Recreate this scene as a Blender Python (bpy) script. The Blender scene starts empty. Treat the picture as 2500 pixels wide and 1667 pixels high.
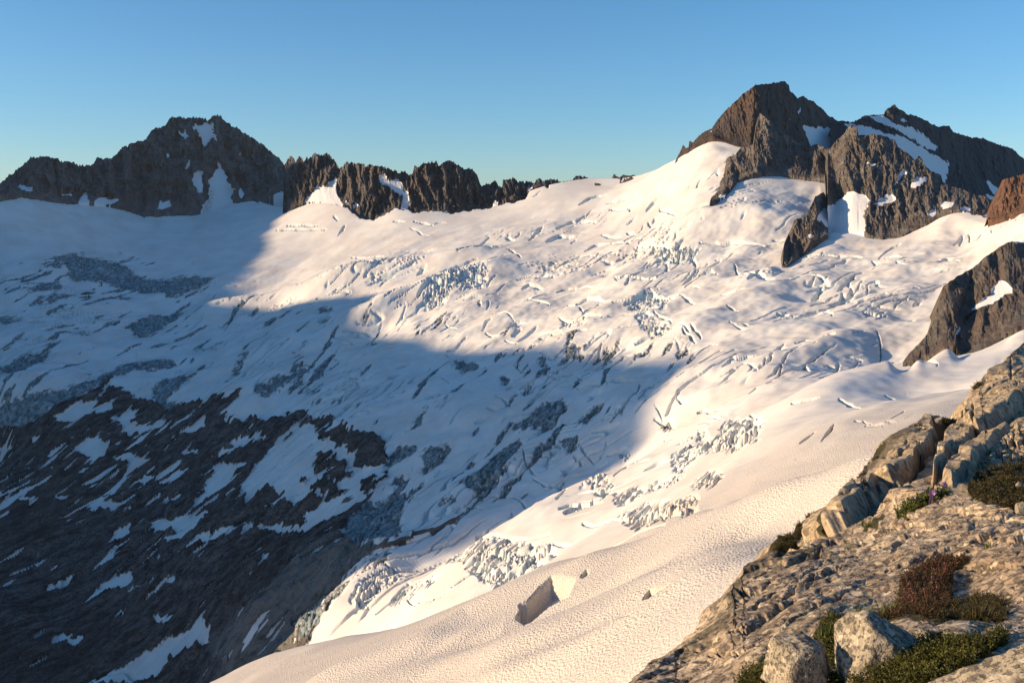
import bpy, bmesh, math, random
import numpy as np
from mathutils import Vector
R_ = math.radians
rng = np.random.default_rng(7)
random.seed(7)
sc = bpy.context.scene
HAZE = 0.000011
COL = sc.collection
f4 = np.float32

# ---------------------------------------------------------------- survey camera (photo plate 2500 x 1667)
W, H = 2500.0, 1667.0
HFOV = R_(55.0)
F = (W / 2) / math.tan(HFOV / 2)
CX, CY = W / 2, H / 2
PITCH = math.atan((CY - 521.0) / F)
cp, sp = math.cos(PITCH), math.sin(PITCH)

def unproj(u, v, Y):
    """plate point + forward distance (m) -> world"""
    u = np.asarray(u, float); v = np.asarray(v, float)
    x = (u - CX) / F; yu = -(v - CY) / F
    dy = cp + sp * yu; dz = -sp + cp * yu
    k = Y / dy
    return x * k, np.broadcast_to(Y, np.shape(k)) * 1.0, dz * k

def proj(X, Y, Z):
    fwd = Y * cp - Z * sp
    up = Y * sp + Z * cp
    return CX + F * X / fwd, CY - F * up / fwd

CROP = {0: (0, 0, 1), 1: (0, 250, 2.7506), 2: (650, 330, 2.352), 3: (1550, 170, 2.4758), 4: (0, 820, 1.8516),
        5: (1500, 1000, 2.351), 6: (700, 700, 2.352), 7: (1500, 550, 2.352), 8: (500, 1150, 1.96), 9: (0, 0, 0.9408)}
def C(c, pts):
    ox, oy, s = CROP[c]
    return [(ox + p[0] / s, oy + p[1] / s) + tuple(p[2:]) for p in pts]

# ---------------------------------------------------------------- noise
def _hash(ix, iy, iz, seed):
    h = (ix.astype(np.uint32) * np.uint32(374761393) + iy.astype(np.uint32) * np.uint32(668265263)
         + iz.astype(np.uint32) * np.uint32(2147483647 - 58) + np.uint32(seed * 974711 % (2**31)))
    h = (h ^ (h >> np.uint32(13))) * np.uint32(1274126177)
    h = (h ^ (h >> np.uint32(16))) * np.uint32(2246822519)
    return h ^ (h >> np.uint32(15))

_G = np.array([[1,1,0],[-1,1,0],[1,-1,0],[-1,-1,0],[1,0,1],[-1,0,1],[1,0,-1],[-1,0,-1],[0,1,1],[0,-1,1],[0,1,-1],[0,-1,-1],[1,1,0],[-1,1,0],[0,-1,1],[0,-1,-1]], f4)

def n3(x, y, z, seed=0):
    x = np.asarray(x, f4); y = np.asarray(y, f4); z = np.asarray(z, f4)
    x, y, z = np.broadcast_arrays(x, y, z)
    x0 = np.floor(x); y0 = np.floor(y); z0 = np.floor(z)
    fx = x - x0; fy = y - y0; fz = z - z0
    ix = x0.astype(np.int64); iy = y0.astype(np.int64); iz = z0.astype(np.int64)
    sx = fx*fx*fx*(fx*(fx*6-15)+10); sy = fy*fy*fy*(fy*(fy*6-15)+10); sz = fz*fz*fz*(fz*(fz*6-15)+10)
    out = np.zeros(x.shape, f4)
    for i in (0, 1):
        wx = sx if i else 1 - sx
        for j in (0, 1):
            wy = sy if j else 1 - sy
            for k in (0, 1):
                wz = sz if k else 1 - sz
                g = _G[_hash(ix + i, iy + j, iz + k, seed) & np.uint32(15)]
                out += wx * wy * wz * (g[..., 0]*(fx-i) + g[..., 1]*(fy-j) + g[..., 2]*(fz-k))
    return out

def n2(x, y, seed=0):
    x = np.asarray(x, f4); y = np.asarray(y, f4)
    x, y = np.broadcast_arrays(x, y)
    x0 = np.floor(x); y0 = np.floor(y)
    fx = x - x0; fy = y - y0
    ix = x0.astype(np.int64); iy = y0.astype(np.int64); iz = np.zeros_like(ix)
    sx = fx*fx*fx*(fx*(fx*6-15)+10); sy = fy*fy*fy*(fy*(fy*6-15)+10)
    out = np.zeros(x.shape, f4)
    for i in (0, 1):
        wx = sx if i else 1 - sx
        for j in (0, 1):
            wy = sy if j else 1 - sy
            a = (_hash(ix + i, iy + j, iz, seed) & np.uint32(1023)).astype(f4) * f4(2*math.pi/1024)
            out += wx * wy * (np.cos(a)*(fx-i) + np.sin(a)*(fy-j))
    return out * 1.4

def fbm2(x, y, o=4, seed=0, g=0.5):
    s = 0; a = 1.0
    for k in range(o):
        s = s + a * n2(x * 2**k, y * 2**k, seed + k); a *= g
    return s
def fbm3(x, y, z, o=4, seed=0, g=0.5):
    s = 0; a = 1.0
    for k in range(o):
        s = s + a * n3(x * 2**k, y * 2**k, z * 2**k, seed + k); a *= g
    return s
def rid3(x, y, z, o=4, seed=0, g=0.5):
    s = 0; a = 1.0
    for k in range(o):
        s = s + a * (0.5 - np.abs(n3(x * 2**k, y * 2**k, z * 2**k, seed + k)) * 1.6); a *= g
    return s
def cell2(x, y, seed=0):
    """cellular noise: F1, F2, id value of the nearest cell"""
    x = np.asarray(x, f4); y = np.asarray(y, f4)
    ix = np.floor(x).astype(np.int64); iy = np.floor(y).astype(np.int64); z = np.zeros_like(ix)
    f1 = np.full(x.shape, 9, f4); f2 = np.full(x.shape, 9, f4); idv = np.zeros(x.shape, f4)
    for i in (-1, 0, 1):
        for j in (-1, 0, 1):
            h = _hash(ix + i, iy + j, z, seed)
            px = ix + i + (h & np.uint32(255)).astype(f4) / 255; py = iy + j + ((h >> np.uint32(8)) & np.uint32(255)).astype(f4) / 255
            d = np.hypot(px - x, py - y).astype(f4)
            c = d < f1
            f2 = np.where(c, f1, np.minimum(f2, d)); idv = np.where(c, ((h >> np.uint32(16)) & np.uint32(255)).astype(f4) / 255, idv)
            f1 = np.where(c, d, f1)
    return f1, f2, idv
def ss(a, b, x):
    t = np.clip((x - a) / (b - a), 0, 1)
    return t * t * (3 - 2 * t)

# ---------------------------------------------------------------- plan rasters (traced outlines of snow, rock, ice)
RS = 0.8
RX0, RY0 = -300, -100
RW, RH = int(3100 * RS), int(2000 * RS)
def raster(polys, dst=None, val=1.0):
    m = np.zeros((RH, RW), f4) if dst is None else dst
    for P in polys:
        p = (np.array([q[:2] for q in P], float) - (RX0, RY0)) * RS
        y0 = max(0, int(p[:, 1].min())); y1 = min(RH - 1, int(p[:, 1].max()) + 1)
        a = p; b = np.roll(p, -1, 0)
        for y in range(y0, y1 + 1):
            yc = y + 0.5
            c = ((a[:, 1] <= yc) & (b[:, 1] > yc)) | ((b[:, 1] <= yc) & (a[:, 1] > yc))
            if not c.any(): continue
            xs = np.sort(a[c, 0] + (yc - a[c, 1]) / (b[c, 1] - a[c, 1]) * (b[c, 0] - a[c, 0]))
            for k in range(0, len(xs) - 1, 2):
                i0 = max(0, int(round(xs[k]))); i1 = min(RW, int(round(xs[k + 1])))
                if i1 > i0: m[y, i0:i1] = val
    return m
def blur(m, s):
    r = int(3 * s) + 1
    k = np.exp(-0.5 * (np.arange(-r, r + 1) / s) ** 2).astype(f4); k /= k.sum()
    for ax in (0, 1):
        o = np.zeros_like(m)
        for i, w in enumerate(k):
            o += w * np.roll(m, i - r, ax)
        m = o
    return m
def look(m, u, v):
    x = np.clip((u - RX0) * RS - 0.5, 0, RW - 2); y = np.clip((v - RY0) * RS - 0.5, 0, RH - 2)
    i = x.astype(int); j = y.astype(int); fx = x - i; fy = y - j
    return (m[j, i] * (1-fx) * (1-fy) + m[j, i+1] * fx * (1-fy) + m[j+1, i] * (1-fx) * fy + m[j+1, i+1] * fx * fy).astype(f4)
def strokes(lines, dst, prof=1.0, taper=True):
    """each line: (half width, depth, [(u, v)...]); keeps the deepest value"""
    for w, d, P in lines:
        p = (np.array([q[:2] for q in P], float) - (RX0, RY0)) * RS
        n = len(p) - 1
        w2 = w * RS
        for s in range(n):
            a, b = p[s], p[s + 1]
            x0 = int(max(0, min(a[0], b[0]) - w2 - 2)); x1 = int(min(RW, max(a[0], b[0]) + w2 + 3))
            y0 = int(max(0, min(a[1], b[1]) - w2 - 2)); y1 = int(min(RH, max(a[1], b[1]) + w2 + 3))
            if x1 <= x0 or y1 <= y0: continue
            gx, gy = np.meshgrid(np.arange(x0, x1) + 0.5, np.arange(y0, y1) + 0.5)
            ab = b - a; L = max(1e-6, ab @ ab)
            t = np.clip(((gx - a[0]) * ab[0] + (gy - a[1]) * ab[1]) / L, 0, 1)
            dd = np.hypot(gx - a[0] - t * ab[0], gy - a[1] - t * ab[1])
            g = (s + t) / n
            ww = w2 * (0.30 + 0.70 * np.sin(np.pi * np.clip(g, 0.04, 0.96))) * (1 + 0.5 * np.sin(gx * 0.23 + gy * 0.41 + w * 40))
            if not taper: ww = w2
            val = d * np.clip(1 - dd / ww, 0, 1) ** prof
            sub = dst[y0:y1, x0:x1]
            np.maximum(sub, val, out=sub)
    return dst

# ---------------------------------------------------------------- mesh helpers
def tag(o, label=None, cat=None, group=None, kind=None):
    if label: o['label'] = label
    if cat: o['category'] = cat
    if group: o['group'] = group
    if kind: o['kind'] = kind
    return o

def mesh_np(name, V, Q, mat, attrs=None, parent=None, smooth=True):
    me = bpy.data.meshes.new(name)
    V = np.ascontiguousarray(V, f4); Q = np.ascontiguousarray(Q, np.int32)
    me.vertices.add(len(V)); me.vertices.foreach_set('co', V.ravel())
    k = Q.shape[1]
    me.loops.add(Q.size); me.loops.foreach_set('vertex_index', Q.ravel())
    me.polygons.add(len(Q)); me.polygons.foreach_set('loop_start', np.arange(0, Q.size, k, dtype=np.int32))
    me.update(calc_edges=True)
    me.polygons.foreach_set('use_smooth', np.full(len(Q), smooth, bool))
    for n, a in (attrs or {}).items():
        at = me.attributes.new(n, 'FLOAT', 'POINT'); at.data.foreach_set('value', np.ascontiguousarray(a, f4).ravel())
    if mat: me.materials.append(mat)
    o = bpy.data.objects.new(name, me); COL.objects.link(o)
    if parent: o.parent = parent
    return o

def grid_quads(nr, nc):
    i = np.arange(nr - 1)[:, None] * nc + np.arange(nc - 1)[None, :]
    i = i.ravel()
    return np.stack([i, i + 1, i + nc + 1, i + nc], 1)

# ---------------------------------------------------------------- materials
def newmat(name):
    m = bpy.data.materials.new(name); m.use_nodes = True
    nt = m.node_tree; b = nt.nodes['Principled BSDF']
    b.inputs['Specular IOR Level'].default_value = 0.25
    return m, nt, b
class NB:
    def __init__(s, nt): s.nt = nt; s.N = nt.nodes; s.L = nt.links
    def n(s, t, **k):
        x = s.N.new(t)
        for a, v in k.items():
            if a.startswith('_'): setattr(x, a[1:], v)
            else: s.set(x, a.replace('__', ' '), v)
        return x
    def set(s, x, name, v):
        inp = x.inputs[int(name[1:])] if name[0] == 'i' and name[1:].isdigit() else x.inputs[name]
        if hasattr(v, 'is_output'): s.L.new(v, inp)
        else: inp.default_value = v
    def math(s, op, a, b=None, c=None, clamp=False):
        x = s.N.new('ShaderNodeMath'); x.operation = op; x.use_clamp = clamp
        for i, q in enumerate((a, b, c)):
            if q is None: continue
            if hasattr(q, 'is_output'): s.L.new(q, x.inputs[i])
            else: x.inputs[i].default_value = q
        return x.outputs[0]
    def mix(s, fac, a, b):
        x = s.N.new('ShaderNodeMix'); x.data_type = 'RGBA'
        for i, q in ((0, fac), (6, a), (7, b)):
            if hasattr(q, 'is_output'): s.L.new(q, x.inputs[i])
            else: x.inputs[i].default_value = q if i == 0 else (*q, 1)
        return x.outputs[2]
    def fmix(s, fac, a, b):
        x = s.N.new('ShaderNodeMix'); x.data_type = 'FLOAT'
        for i, q in ((0, fac), (2, a), (3, b)):
            if hasattr(q, 'is_output'): s.L.new(q, x.inputs[i])
            else: x.inputs[i].default_value = q
        return x.outputs[0]
    def ramp(s, fac, a, b, lo=0.0, hi=1.0):
        x = s.N.new('ShaderNodeMapRange'); x.interpolation_type = 'SMOOTHSTEP'
        s.L.new(fac, x.inputs[0]); x.inputs[1].default_value = a; x.inputs[2].default_value = b
        x.inputs[3].default_value = lo; x.inputs[4].default_value = hi
        return x.outputs[0]
    def attr(s, name):
        x = s.N.new('ShaderNodeAttribute'); x.attribute_name = name; return x.outputs['Fac']
    def obj(s): return s.n('ShaderNodeTexCoord').outputs['Object']
    def mapping(s, vec, scale=(1, 1, 1), rot=(0, 0, 0)):
        x = s.N.new('ShaderNodeMapping'); s.L.new(vec, x.inputs[0]); x.inputs['Scale'].default_value = scale; x.inputs['Rotation'].default_value = rot
        return x.outputs[0]
    def turned(s, vec, deg, size):
        x = s.N.new('ShaderNodeMapping'); x.vector_type = 'TEXTURE'; s.L.new(vec, x.inputs[0]); x.inputs['Scale'].default_value = size; x.inputs['Rotation'].default_value = (0, 0, R_(deg))
        return x.outputs[0]
    def noise(s, vec, scale, detail=4, rough=0.55, dist=0.0):
        x = s.N.new('ShaderNodeTexNoise'); s.L.new(vec, x.inputs['Vector'])
        x.inputs['Scale'].default_value = scale; x.inputs['Detail'].default_value = detail; x.inputs['Roughness'].default_value = rough; x.inputs['Distortion'].default_value = dist
        return x.outputs['Fac']
    def vor(s, vec, scale, feature='F1', rand=1.0, out='Distance'):
        x = s.N.new('ShaderNodeTexVoronoi'); x.feature = feature; s.L.new(vec, x.inputs['Vector'])
        x.inputs['Scale'].default_value = scale; x.inputs['Randomness'].default_value = rand
        return x.outputs[out]
    def bump(s, h, dist, strength=1.0, normal=None):
        x = s.N.new('ShaderNodeBump'); s.L.new(h, x.inputs['Height']); x.inputs['Distance'].default_value = dist
        if hasattr(strength, 'is_output'): s.L.new(strength, x.inputs['Strength'])
        else: x.inputs['Strength'].default_value = strength
        if normal is not None: s.L.new(normal, x.inputs['Normal'])
        return x.outputs[0]

SNOW = (0.83, 0.785, 0.725)
def mat_glacier():
    m, nt, b = newmat('glacier_snow'); g = NB(nt)
    co = g.obj()
    ice = g.attr('ice'); dirt = g.attr('dirt'); rock = g.attr('rock'); cups = g.attr('cups'); rip = g.attr('ripple')
    nA = g.noise(co, 0.02, 5); nB = g.noise(co, 0.35, 5, 0.65)
    snow = g.mix(g.ramp(nA, 0.35, 0.68), SNOW, (0.745, 0.675, 0.61))
    # cups coloured darker towards their bottoms
    vc = g.vor(g.mapping(co, (1, 1, 1)), 1.9, 'SMOOTH_F1')
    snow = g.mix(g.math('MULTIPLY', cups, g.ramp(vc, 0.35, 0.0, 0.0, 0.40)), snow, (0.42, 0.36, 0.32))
    nI = g.noise(g.mapping(co, (1, 1, 1)), 0.12, 6, 0.7)
    icec = g.mix(g.ramp(nI, 0.38, 0.62), (0.16, 0.23, 0.235), (0.56, 0.61, 0.61))
    nE = g.noise(g.turned(co, 72, (3.2, 1.0, 1.0)), 0.13, 6, 0.72)
    fi = g.ramp(g.math('ADD', ice, g.math('MULTIPLY', g.math('SUBTRACT', nE, 0.5), 2.6)), 0.52, 0.80)
    snow = g.mix(g.math('MULTIPLY', g.attr('blue'), 0.75), snow, (0.46, 0.60, 0.63))
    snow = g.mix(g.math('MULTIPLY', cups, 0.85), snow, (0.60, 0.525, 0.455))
    c = g.mix(fi, snow, icec)
    fd = g.math('MULTIPLY', dirt, g.ramp(nB, 0.3, 0.7, 0.2, 1.0))
    c = g.mix(fd, c, (0.42, 0.27, 0.17))
    mr = g.turned(co, 37, (4.2, 1.0, 1.4))
    nR = g.noise(mr, 0.10, 9, 0.74)
    nR2 = g.noise(co, 0.006, 3, 0.5)
    rk = g.mix(g.ramp(nR, 0.36, 0.66), (0.065, 0.057, 0.053), (0.36, 0.30, 0.262))
    nC = g.noise(g.turned(co, 37, (3.0, 1.0, 1.0)), 0.22, 7, 0.62)
    rk = g.mix(g.ramp(g.math('ABSOLUTE', g.math('SUBTRACT', nC, 0.5)), 0.03, 0.0, 0, 0.75), rk, (0.03, 0.027, 0.026))
    nF = g.noise(co, 0.9, 5, 0.75)
    rk = g.mix(g.ramp(nF, 0.5, 0.64, 0, 0.5), rk, (0.045, 0.040, 0.038))
    rk = g.mix(g.ramp(nR2, 0.42, 0.6, 0, 0.35), rk, (0.13, 0.085, 0.066))
    rk = g.mix(g.math('MULTIPLY', g.attr('pale'), g.ramp(nR, 0.30, 0.55, 0.15, 0.75)), rk, (0.40, 0.37, 0.325))
    fr = g.ramp(g.math('ADD', rock, g.math('MULTIPLY', g.math('SUBTRACT', nB, 0.5), 0.5)), 0.44, 0.54)
    c = g.mix(fr, c, rk)
    g.set(b, 'Base Color', c); g.set(b, 'Roughness', 0.75)
    # relief: sun cups near, ripples farther, grain
    hv = g.vor(g.mapping(co, (1, 1, 1)), 1.9, 'SMOOTH_F1')
    h1 = g.math('MULTIPLY', hv, cups)
    N1 = g.bump(g.math('ADD', h1, g.math('MULTIPLY', g.noise(co, 0.5, 4, 0.6), 0.35)), 0.40, 1.0)
    w = g.n('ShaderNodeTexWave', Scale=0.11, Distortion=4.5, Detail=2.0)
    g.set(w, 'Detail Scale', 0.12); w.bands_direction = 'X'
    g.L.new(g.mapping(co, (1, 1, 1), (0, 0, R_(-24))), w.inputs['Vector'])
    N2 = g.bump(g.math('MULTIPLY', w.outputs['Fac'], rip), 0.05, 1.0, N1)
    hr = g.math('MULTIPLY', g.math('ADD', g.noise(co, 0.25, 8, 0.72), nR), g.math('ADD', fr, g.math('MULTIPLY', fi, 0.6), clamp=True))
    N3 = g.bump(hr, 6.0, 1.0, N2)
    g.set(b, 'Normal', N3)
    return m

def mat_crag(name, ca, cb, tint, sc_=0.05, bump=5.0, streak=(1, 0.6, 0.62), tintamt=0.5):
    """far dark rock with snow patches (attr snow)"""
    m, nt, b = newmat(name); g = NB(nt)
    co = g.obj()
    v = g.mapping(co, streak)
    n1 = g.noise(v, sc_, 7, 0.66); n2_ = g.noise(v, sc_ * 5, 5, 0.7); n3_ = g.noise(co, sc_ * 0.25, 3, 0.5)
    c = g.mix(g.ramp(n1, 0.33, 0.67), ca, cb)
    c = g.mix(g.math('MULTIPLY', g.ramp(n3_, 0.42, 0.62), tintamt), c, tint)
    c = g.mix(g.ramp(n2_, 0.62, 0.42, 0, 0.45), c, tuple(q * 0.5 for q in ca))
    s = g.attr('snow'); nb = g.noise(co, 0.16, 4, 0.6)
    fs = g.ramp(g.math('ADD', s, g.math('MULTIPLY', g.math('SUBTRACT', nb, 0.5), 0.35)), 0.44, 0.54)
    d = g.attr('dirt')
    snow = g.mix(g.math('MULTIPLY', d, g.ramp(nb, 0.35, 0.65)), (0.76, 0.73, 0.71), (0.45, 0.30, 0.20))
    g.set(b, 'Base Color', g.mix(fs, c, snow)); g.set(b, 'Roughness', 0.85)
    h = g.math('ADD', n1, g.math('MULTIPLY', n2_, 0.35))
    h = g.math('MULTIPLY', h, g.math('SUBTRACT', 1.0, g.math('MULTIPLY', fs, 0.92)))
    g.set(b, 'Normal', g.bump(h, bump, 1.0))
    return m

def mat_granite(name, ca, cb, dark, grain=60.0, lichen=0.3, bump=0.03, moss=0.0, stain=0.35, speck=0.8):
    m, nt, b = newmat(name); g = NB(nt)
    co = g.obj()
    n1 = g.noise(co, grain * 0.03, 6, 0.65); n2_ = g.noise(co, grain * 0.25, 4, 0.7); n3_ = g.noise(co, grain, 3, 0.7)
    v = g.vor(co, grain * 0.8, 'F1', 1.0, 'Color')
    sep = g.n('ShaderNodeSeparateColor'); g.L.new(v, sep.inputs[0])
    c = g.mix(g.ramp(n1, 0.3, 0.7), ca, cb)
    c = g.mix(g.ramp(g.noise(co, grain * 1.1, 4, 0.7), 0.50, 0.57, 0, speck), c, dark)
    c = g.mix(g.ramp(sep.outputs[0], 0.62, 0.8, 0, 0.62), c, dark)              # black mica grains
    c = g.mix(g.ramp(sep.outputs[1], 0.78, 0.95, 0, 0.5), c, tuple(min(0.8, q * 1.6) for q in cb))
    c = g.mix(g.ramp(n2_, 0.55, 0.72, 0, stain), c, dark)                        # dark crust
    c = g.mix(g.ramp(g.noise(co, grain * 0.012, 5, 0.7), 0.5, 0.66, 0, 0.55), c, tuple(q * 0.55 for q in ca))
    nl = g.noise(co, grain * 0.12, 4, 0.6, 0.6)
    c = g.mix(g.ramp(nl, 0.66, 0.70, 0, lichen), c, (0.25, 0.27, 0.06))
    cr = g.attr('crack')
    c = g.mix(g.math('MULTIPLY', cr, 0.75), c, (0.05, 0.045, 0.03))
    ms = g.attr('moss')
    nm = g.noise(co, grain * 0.2, 5, 0.7)
    mf = g.ramp(g.math('ADD', ms, g.math('MULTIPLY', g.math('SUBTRACT', nm, 0.5), 0.8)), 0.42, 0.6)
    c = g.mix(mf, c, g.mix(g.ramp(n3_, 0.4, 0.6), (0.030, 0.028, 0.010), (0.075, 0.060, 0.022)))
    g.set(b, 'Base Color', c); g.set(b, 'Roughness', 0.88)
    h = g.math('ADD', g.math('MULTIPLY', n2_, 0.7), g.math('MULTIPLY', n3_, 0.35))
    h = g.math('ADD', h, n1)
    g.set(b, 'Normal', g.bump(h, bump, 1.0))
    return m

def mat_leaf(name, ca, cb, rough=0.6, trans=0.25):
    m, nt, b = newmat(name); g = NB(nt)
    co = g.obj()
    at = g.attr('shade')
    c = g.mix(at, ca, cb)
    c = g.mix(g.ramp(g.noise(co, 9.0, 3), 0.35, 0.65, 0, 0.5), c, tuple(q * 0.45 for q in ca))
    g.set(b, 'Base Color', c); g.set(b, 'Roughness', rough)
    if trans:
        t = g.n('ShaderNodeBsdfTranslucent'); g.L.new(c, t.inputs[0])
        mx = g.n('ShaderNodeMixShader'); mx.inputs[0].default_value = trans
        g.L.new(b.outputs[0], mx.inputs[1]); g.L.new(t.outputs[0], mx.inputs[2])
        g.L.new(mx.outputs[0], nt.nodes['Material Output'].inputs[0])
    return m

M_GL = mat_glacier()
M_SLOPE = None
M_LEFT = mat_crag('left_peak_rock', (0.085, 0.074, 0.068), (0.235, 0.200, 0.178), (0.155, 0.112, 0.088))
M_MID = mat_crag('ridge_rock', (0.055, 0.048, 0.045), (0.165, 0.140, 0.120), (0.105, 0.074, 0.058))
M_MAIN = mat_crag('summit_rock', (0.040, 0.031, 0.027), (0.105, 0.078, 0.063), (0.115, 0.064, 0.040), tintamt=0.6)
M_ARM = mat_crag('arm_rock', (0.066, 0.055, 0.048), (0.235, 0.200, 0.168), (0.145, 0.092, 0.060), sc_=0.06, tintamt=0.35)
M_FAR = mat_crag('far_rock', (0.035, 0.033, 0.036), (0.070, 0.062, 0.060), (0.07, 0.045, 0.037))
M_ORANGE = mat_crag('rust_rock', (0.12, 0.062, 0.036), (0.24, 0.125, 0.070), (0.20, 0.095, 0.048), sc_=0.08)
M_BUT = mat_crag('buttress_rock', (0.070, 0.060, 0.053), (0.195, 0.160, 0.130), (0.150, 0.098, 0.064), sc_=0.09, bump=3.0)

# ---------------------------------------------------------------- the glacier and the valley: height field through surveyed points
PTS = [  # u, v, forward distance
 # foot of the left peak and ridge
 (-300,500,2350),(0,475,2500),(142,490,2620),(291,497,2780),(353,530,2800),(487,517,2900),(567,483,3020),(618,486,3040),(700,521,2740),
 (888,534,2500),(1011,521,2460),(1118,521,2440),(1237,498,2450),(1313,453,2480),(1347,462,2460),(1440,440,2500),(1547,436,2440),(1600,416,2340),
 (1650,392,2240),(1695,360,2220),(1740,331,2200),(1808,356,2150),
 (1768,424,2010),(1736,485,1880),(1825,440,1990),(1909,432,1980),(1978,440,1950),(2010,473,1850),(1938,537,1700),(1913,598,1590),(1917,650,1470),
 (1978,600,1580),(2022,570,1610),(2115,562,1580),(2192,584,1540),(2289,540,1540),(2358,520,1500),(2418,535,1440),(2500,522,1340),(2750,480,1200),
 # upper glacier
 (1300,600,2020),(1450,520,2250),(1600,520,2020),(1600,620,1720),(1750,600,1640),(1900,720,1260),(1700,800,1160),(1800,680,1400),(1500,700,1580),
 (1300,700,1720),(1300,800,1440),(1100,650,1980),(1100,750,1680),(900,620,2250),(900,750,1800),(800,690,2050),(650,740,2100),(620,650,2330),(750,580,2480),
 (300,650,2380),(300,560,2640),(100,560,2430),(100,680,2180),(100,800,1920),(0,900,1760),(0,1000,1640),(300,900,1760),(300,780,2020),(450,700,2220),(500,850,1850),(500,950,1590),(700,900,1600),
 (700,800,1820),(900,1000,1290),(900,870,1560),(1000,900,1450),(1100,1000,1200),(1300,950,1150),(1300,1100,970),(1500,1000,950),(1500,1100,850),(1500,880,1180),
 (1200,1200,900),(1000,1150,1080),(950,1250,980),(1000,1300,880),(900,1380,800),(760,1500,720),(1200,1300,720),(1500,1200,640),(1050,1400,760),
 (1800,1050,640),(1700,1150,560),(2000,1050,480),(2100,1000,520),(1700,950,860),(1900,900,860),(2100,800,1000),(2000,780,1120),(1850,1000,720),(2000,950,640),
 (2204,890,900),(2300,860,880),(2400,852,860),(2500,800,860),(2700,760,800),(2200,960,600),(2400,900,620),(2300,700,1180),(2400,640,1230),(2250,640,1330),(2500,600,1180),
 # near roll: crest and near flank
 (400,1720,420),(556,1690,410),(643,1650,405),(760,1602,400),(857,1562,395),(1010,1520,390),(1112,1483,385),(1214,1438,372),(1316,1388,358),(1418,1354,340),(1560,1310,315),(1700,1262,290),(1798,1238,265),(1900,1183,240),(1989,1145,222),(2053,1132,205),(2146,1125,190),(2300,1100,170),
 (1900,1280,185),(1700,1400,190),(1600,1500,180),(1500,1667,150),(1200,1600,215),(900,1667,270),(1300,1500,270),(2100,1300,120),(1000,1580,300),(1500,1420,260),(1800,1450,140),(1700,1600,120),
 # valley rock slope
 (740,1600,820),(500,1667,900),(250,1667,990),(0,1667,1050),(-250,1667,1100),(250,1500,1150),(0,1500,1190),(0,1400,1300),(0,1200,1500),(-250,1100,1600),(-250,900,1800),(0,1070,1630),(300,1200,1430),(600,1400,1030),(450,1350,1160),(700,1300,1080),(500,1100,1450),
 (300,1050,1560),(900,1100,1180),(850,1180,1110),(650,1010,1460),(600,1520,880),(820,1420,850),(-300,700,2100),
 (-300,1800,1000),(300,1850,850),(700,1900,600),(1000,1900,190),(1400,1900,130),
]
FEET = []   # filled in below with the surveyed foot lines, so the snow meets the rock where it should
def foot_points(foot, Yfoot, step=22, drop=()):
    f = np.array(sorted([p[:2] for p in foot]), float); yf = np.array(sorted(Yfoot), float)
    for u in np.arange(f[0, 0] + 3, f[-1, 0], step):
        if any(a <= u <= b for a, b in drop): continue
        FEET.append((u, float(np.interp(u, f[:, 0], f[:, 1])), float(np.interp(u, yf[:, 0], yf[:, 1]))))
HID = []   # hidden ground just behind the near roll: below the line of sight
for u, v, Y in [(643,1650,405),(857,1562,395),(1112,1483,385),(1316,1388,358),(1560,1310,315),(1798,1238,265),(2053,1132,205)]:
    HID.append((u, v + 24, Y * 1.22))
L_FOOT = C(1, [(-1100,720),(-300,640),(0,622),(140,606),(220,615),(390,660),(520,672),(640,665),(720,690),(800,682),(830,705),(880,690),(900,740),(970,770),(1050,735),(1100,728),(1160,760),(1240,745),(1340,738),(1450,725),(1560,660),(1600,645),(1700,652),(1730,680),(1790,640),(1930,600),(2100,600)])
G_FOOT = C(2, [(95,450),(120,445),(160,410),(230,385),(300,385),(400,400),(450,410),(540,480),(560,485),(620,492),(660,470),(740,425),(800,430),(850,452),(900,440),(1000,440),(1060,455),(1100,450),(1200,430),(1280,425),(1380,395),(1450,385),(1490,365),(1530,300),(1570,292),(1640,312),(1700,306),(1800,282),(1880,270)])
R_FOOT = C(3, [(238,572),(290,535),(330,505),(360,460),(420,435),(470,400),(510,422),(560,442),(640,462),(720,500),(900,540),(1060,530),(1290,520),(1500,520)])
B_FOOT = C(7, [(1640,820),(1670,818),(1700,770),(1730,765),(1780,772),(1820,745),(1870,712),(1930,690),(1960,690),(1975,735),(2000,748),(2080,720),(2160,690),(2220,660),(2240,625),(2300,590),(2352,570),(2500,560),(2900,560)])
A_FOOT = C(3, [(455,792),(500,782),(560,765),(572,735),(590,695),(680,640),(740,615),(800,622),(890,642),(990,640),(1060,662),(1150,652),(1156,740),(1165,985),(1200,985),(1395,985),(1450,1012),(1590,1022),(1640,990),(1700,962),(1780,925),(1830,910),(1900,850),(1960,845),(2000,862),(2060,880),(2150,905),(2230,900)])
S_FOOT = C(3, [(893,1183),(912,1192),(950,1150),(1000,1140),(1040,1080),(1060,1040),(1120,1020),(1168,990)])
S_CREST = C(3, [(893,1180),(897,1100),(903,1050),(935,975),(965,912),(1040,880),(1062,830),(1090,765),(1140,742),(1152,760),(1160,860),(1168,960)])
L_YF = [(-400,2380),(0,2500),(142,2625),(291,2785),(353,2800),(487,2900),(567,3020),(618,3040),(800,3150)]
G_YF = [(690,2745),(748,2720),(888,2500),(1011,2462),(1118,2440),(1237,2450),(1313,2480),(1450,2500)]
R_YF = [(1640,2245),(1690,2222),(1740,2205),(1808,2155),(1840,2120),(1980,2190),(2160,2260)]
A_YF = [(1730,1800),(1770,1840),(1800,1945),(1905,1985),(1978,1955),(2014,1935),(2021,1690),(2060,1640),(2115,1582),(2192,1538),(2289,1540),(2358,1500),(2460,1430)]
S_YF = [(1908,1475),(1920,1470),(1954,1520),(2022,1590),(2050,1605)]
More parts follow.
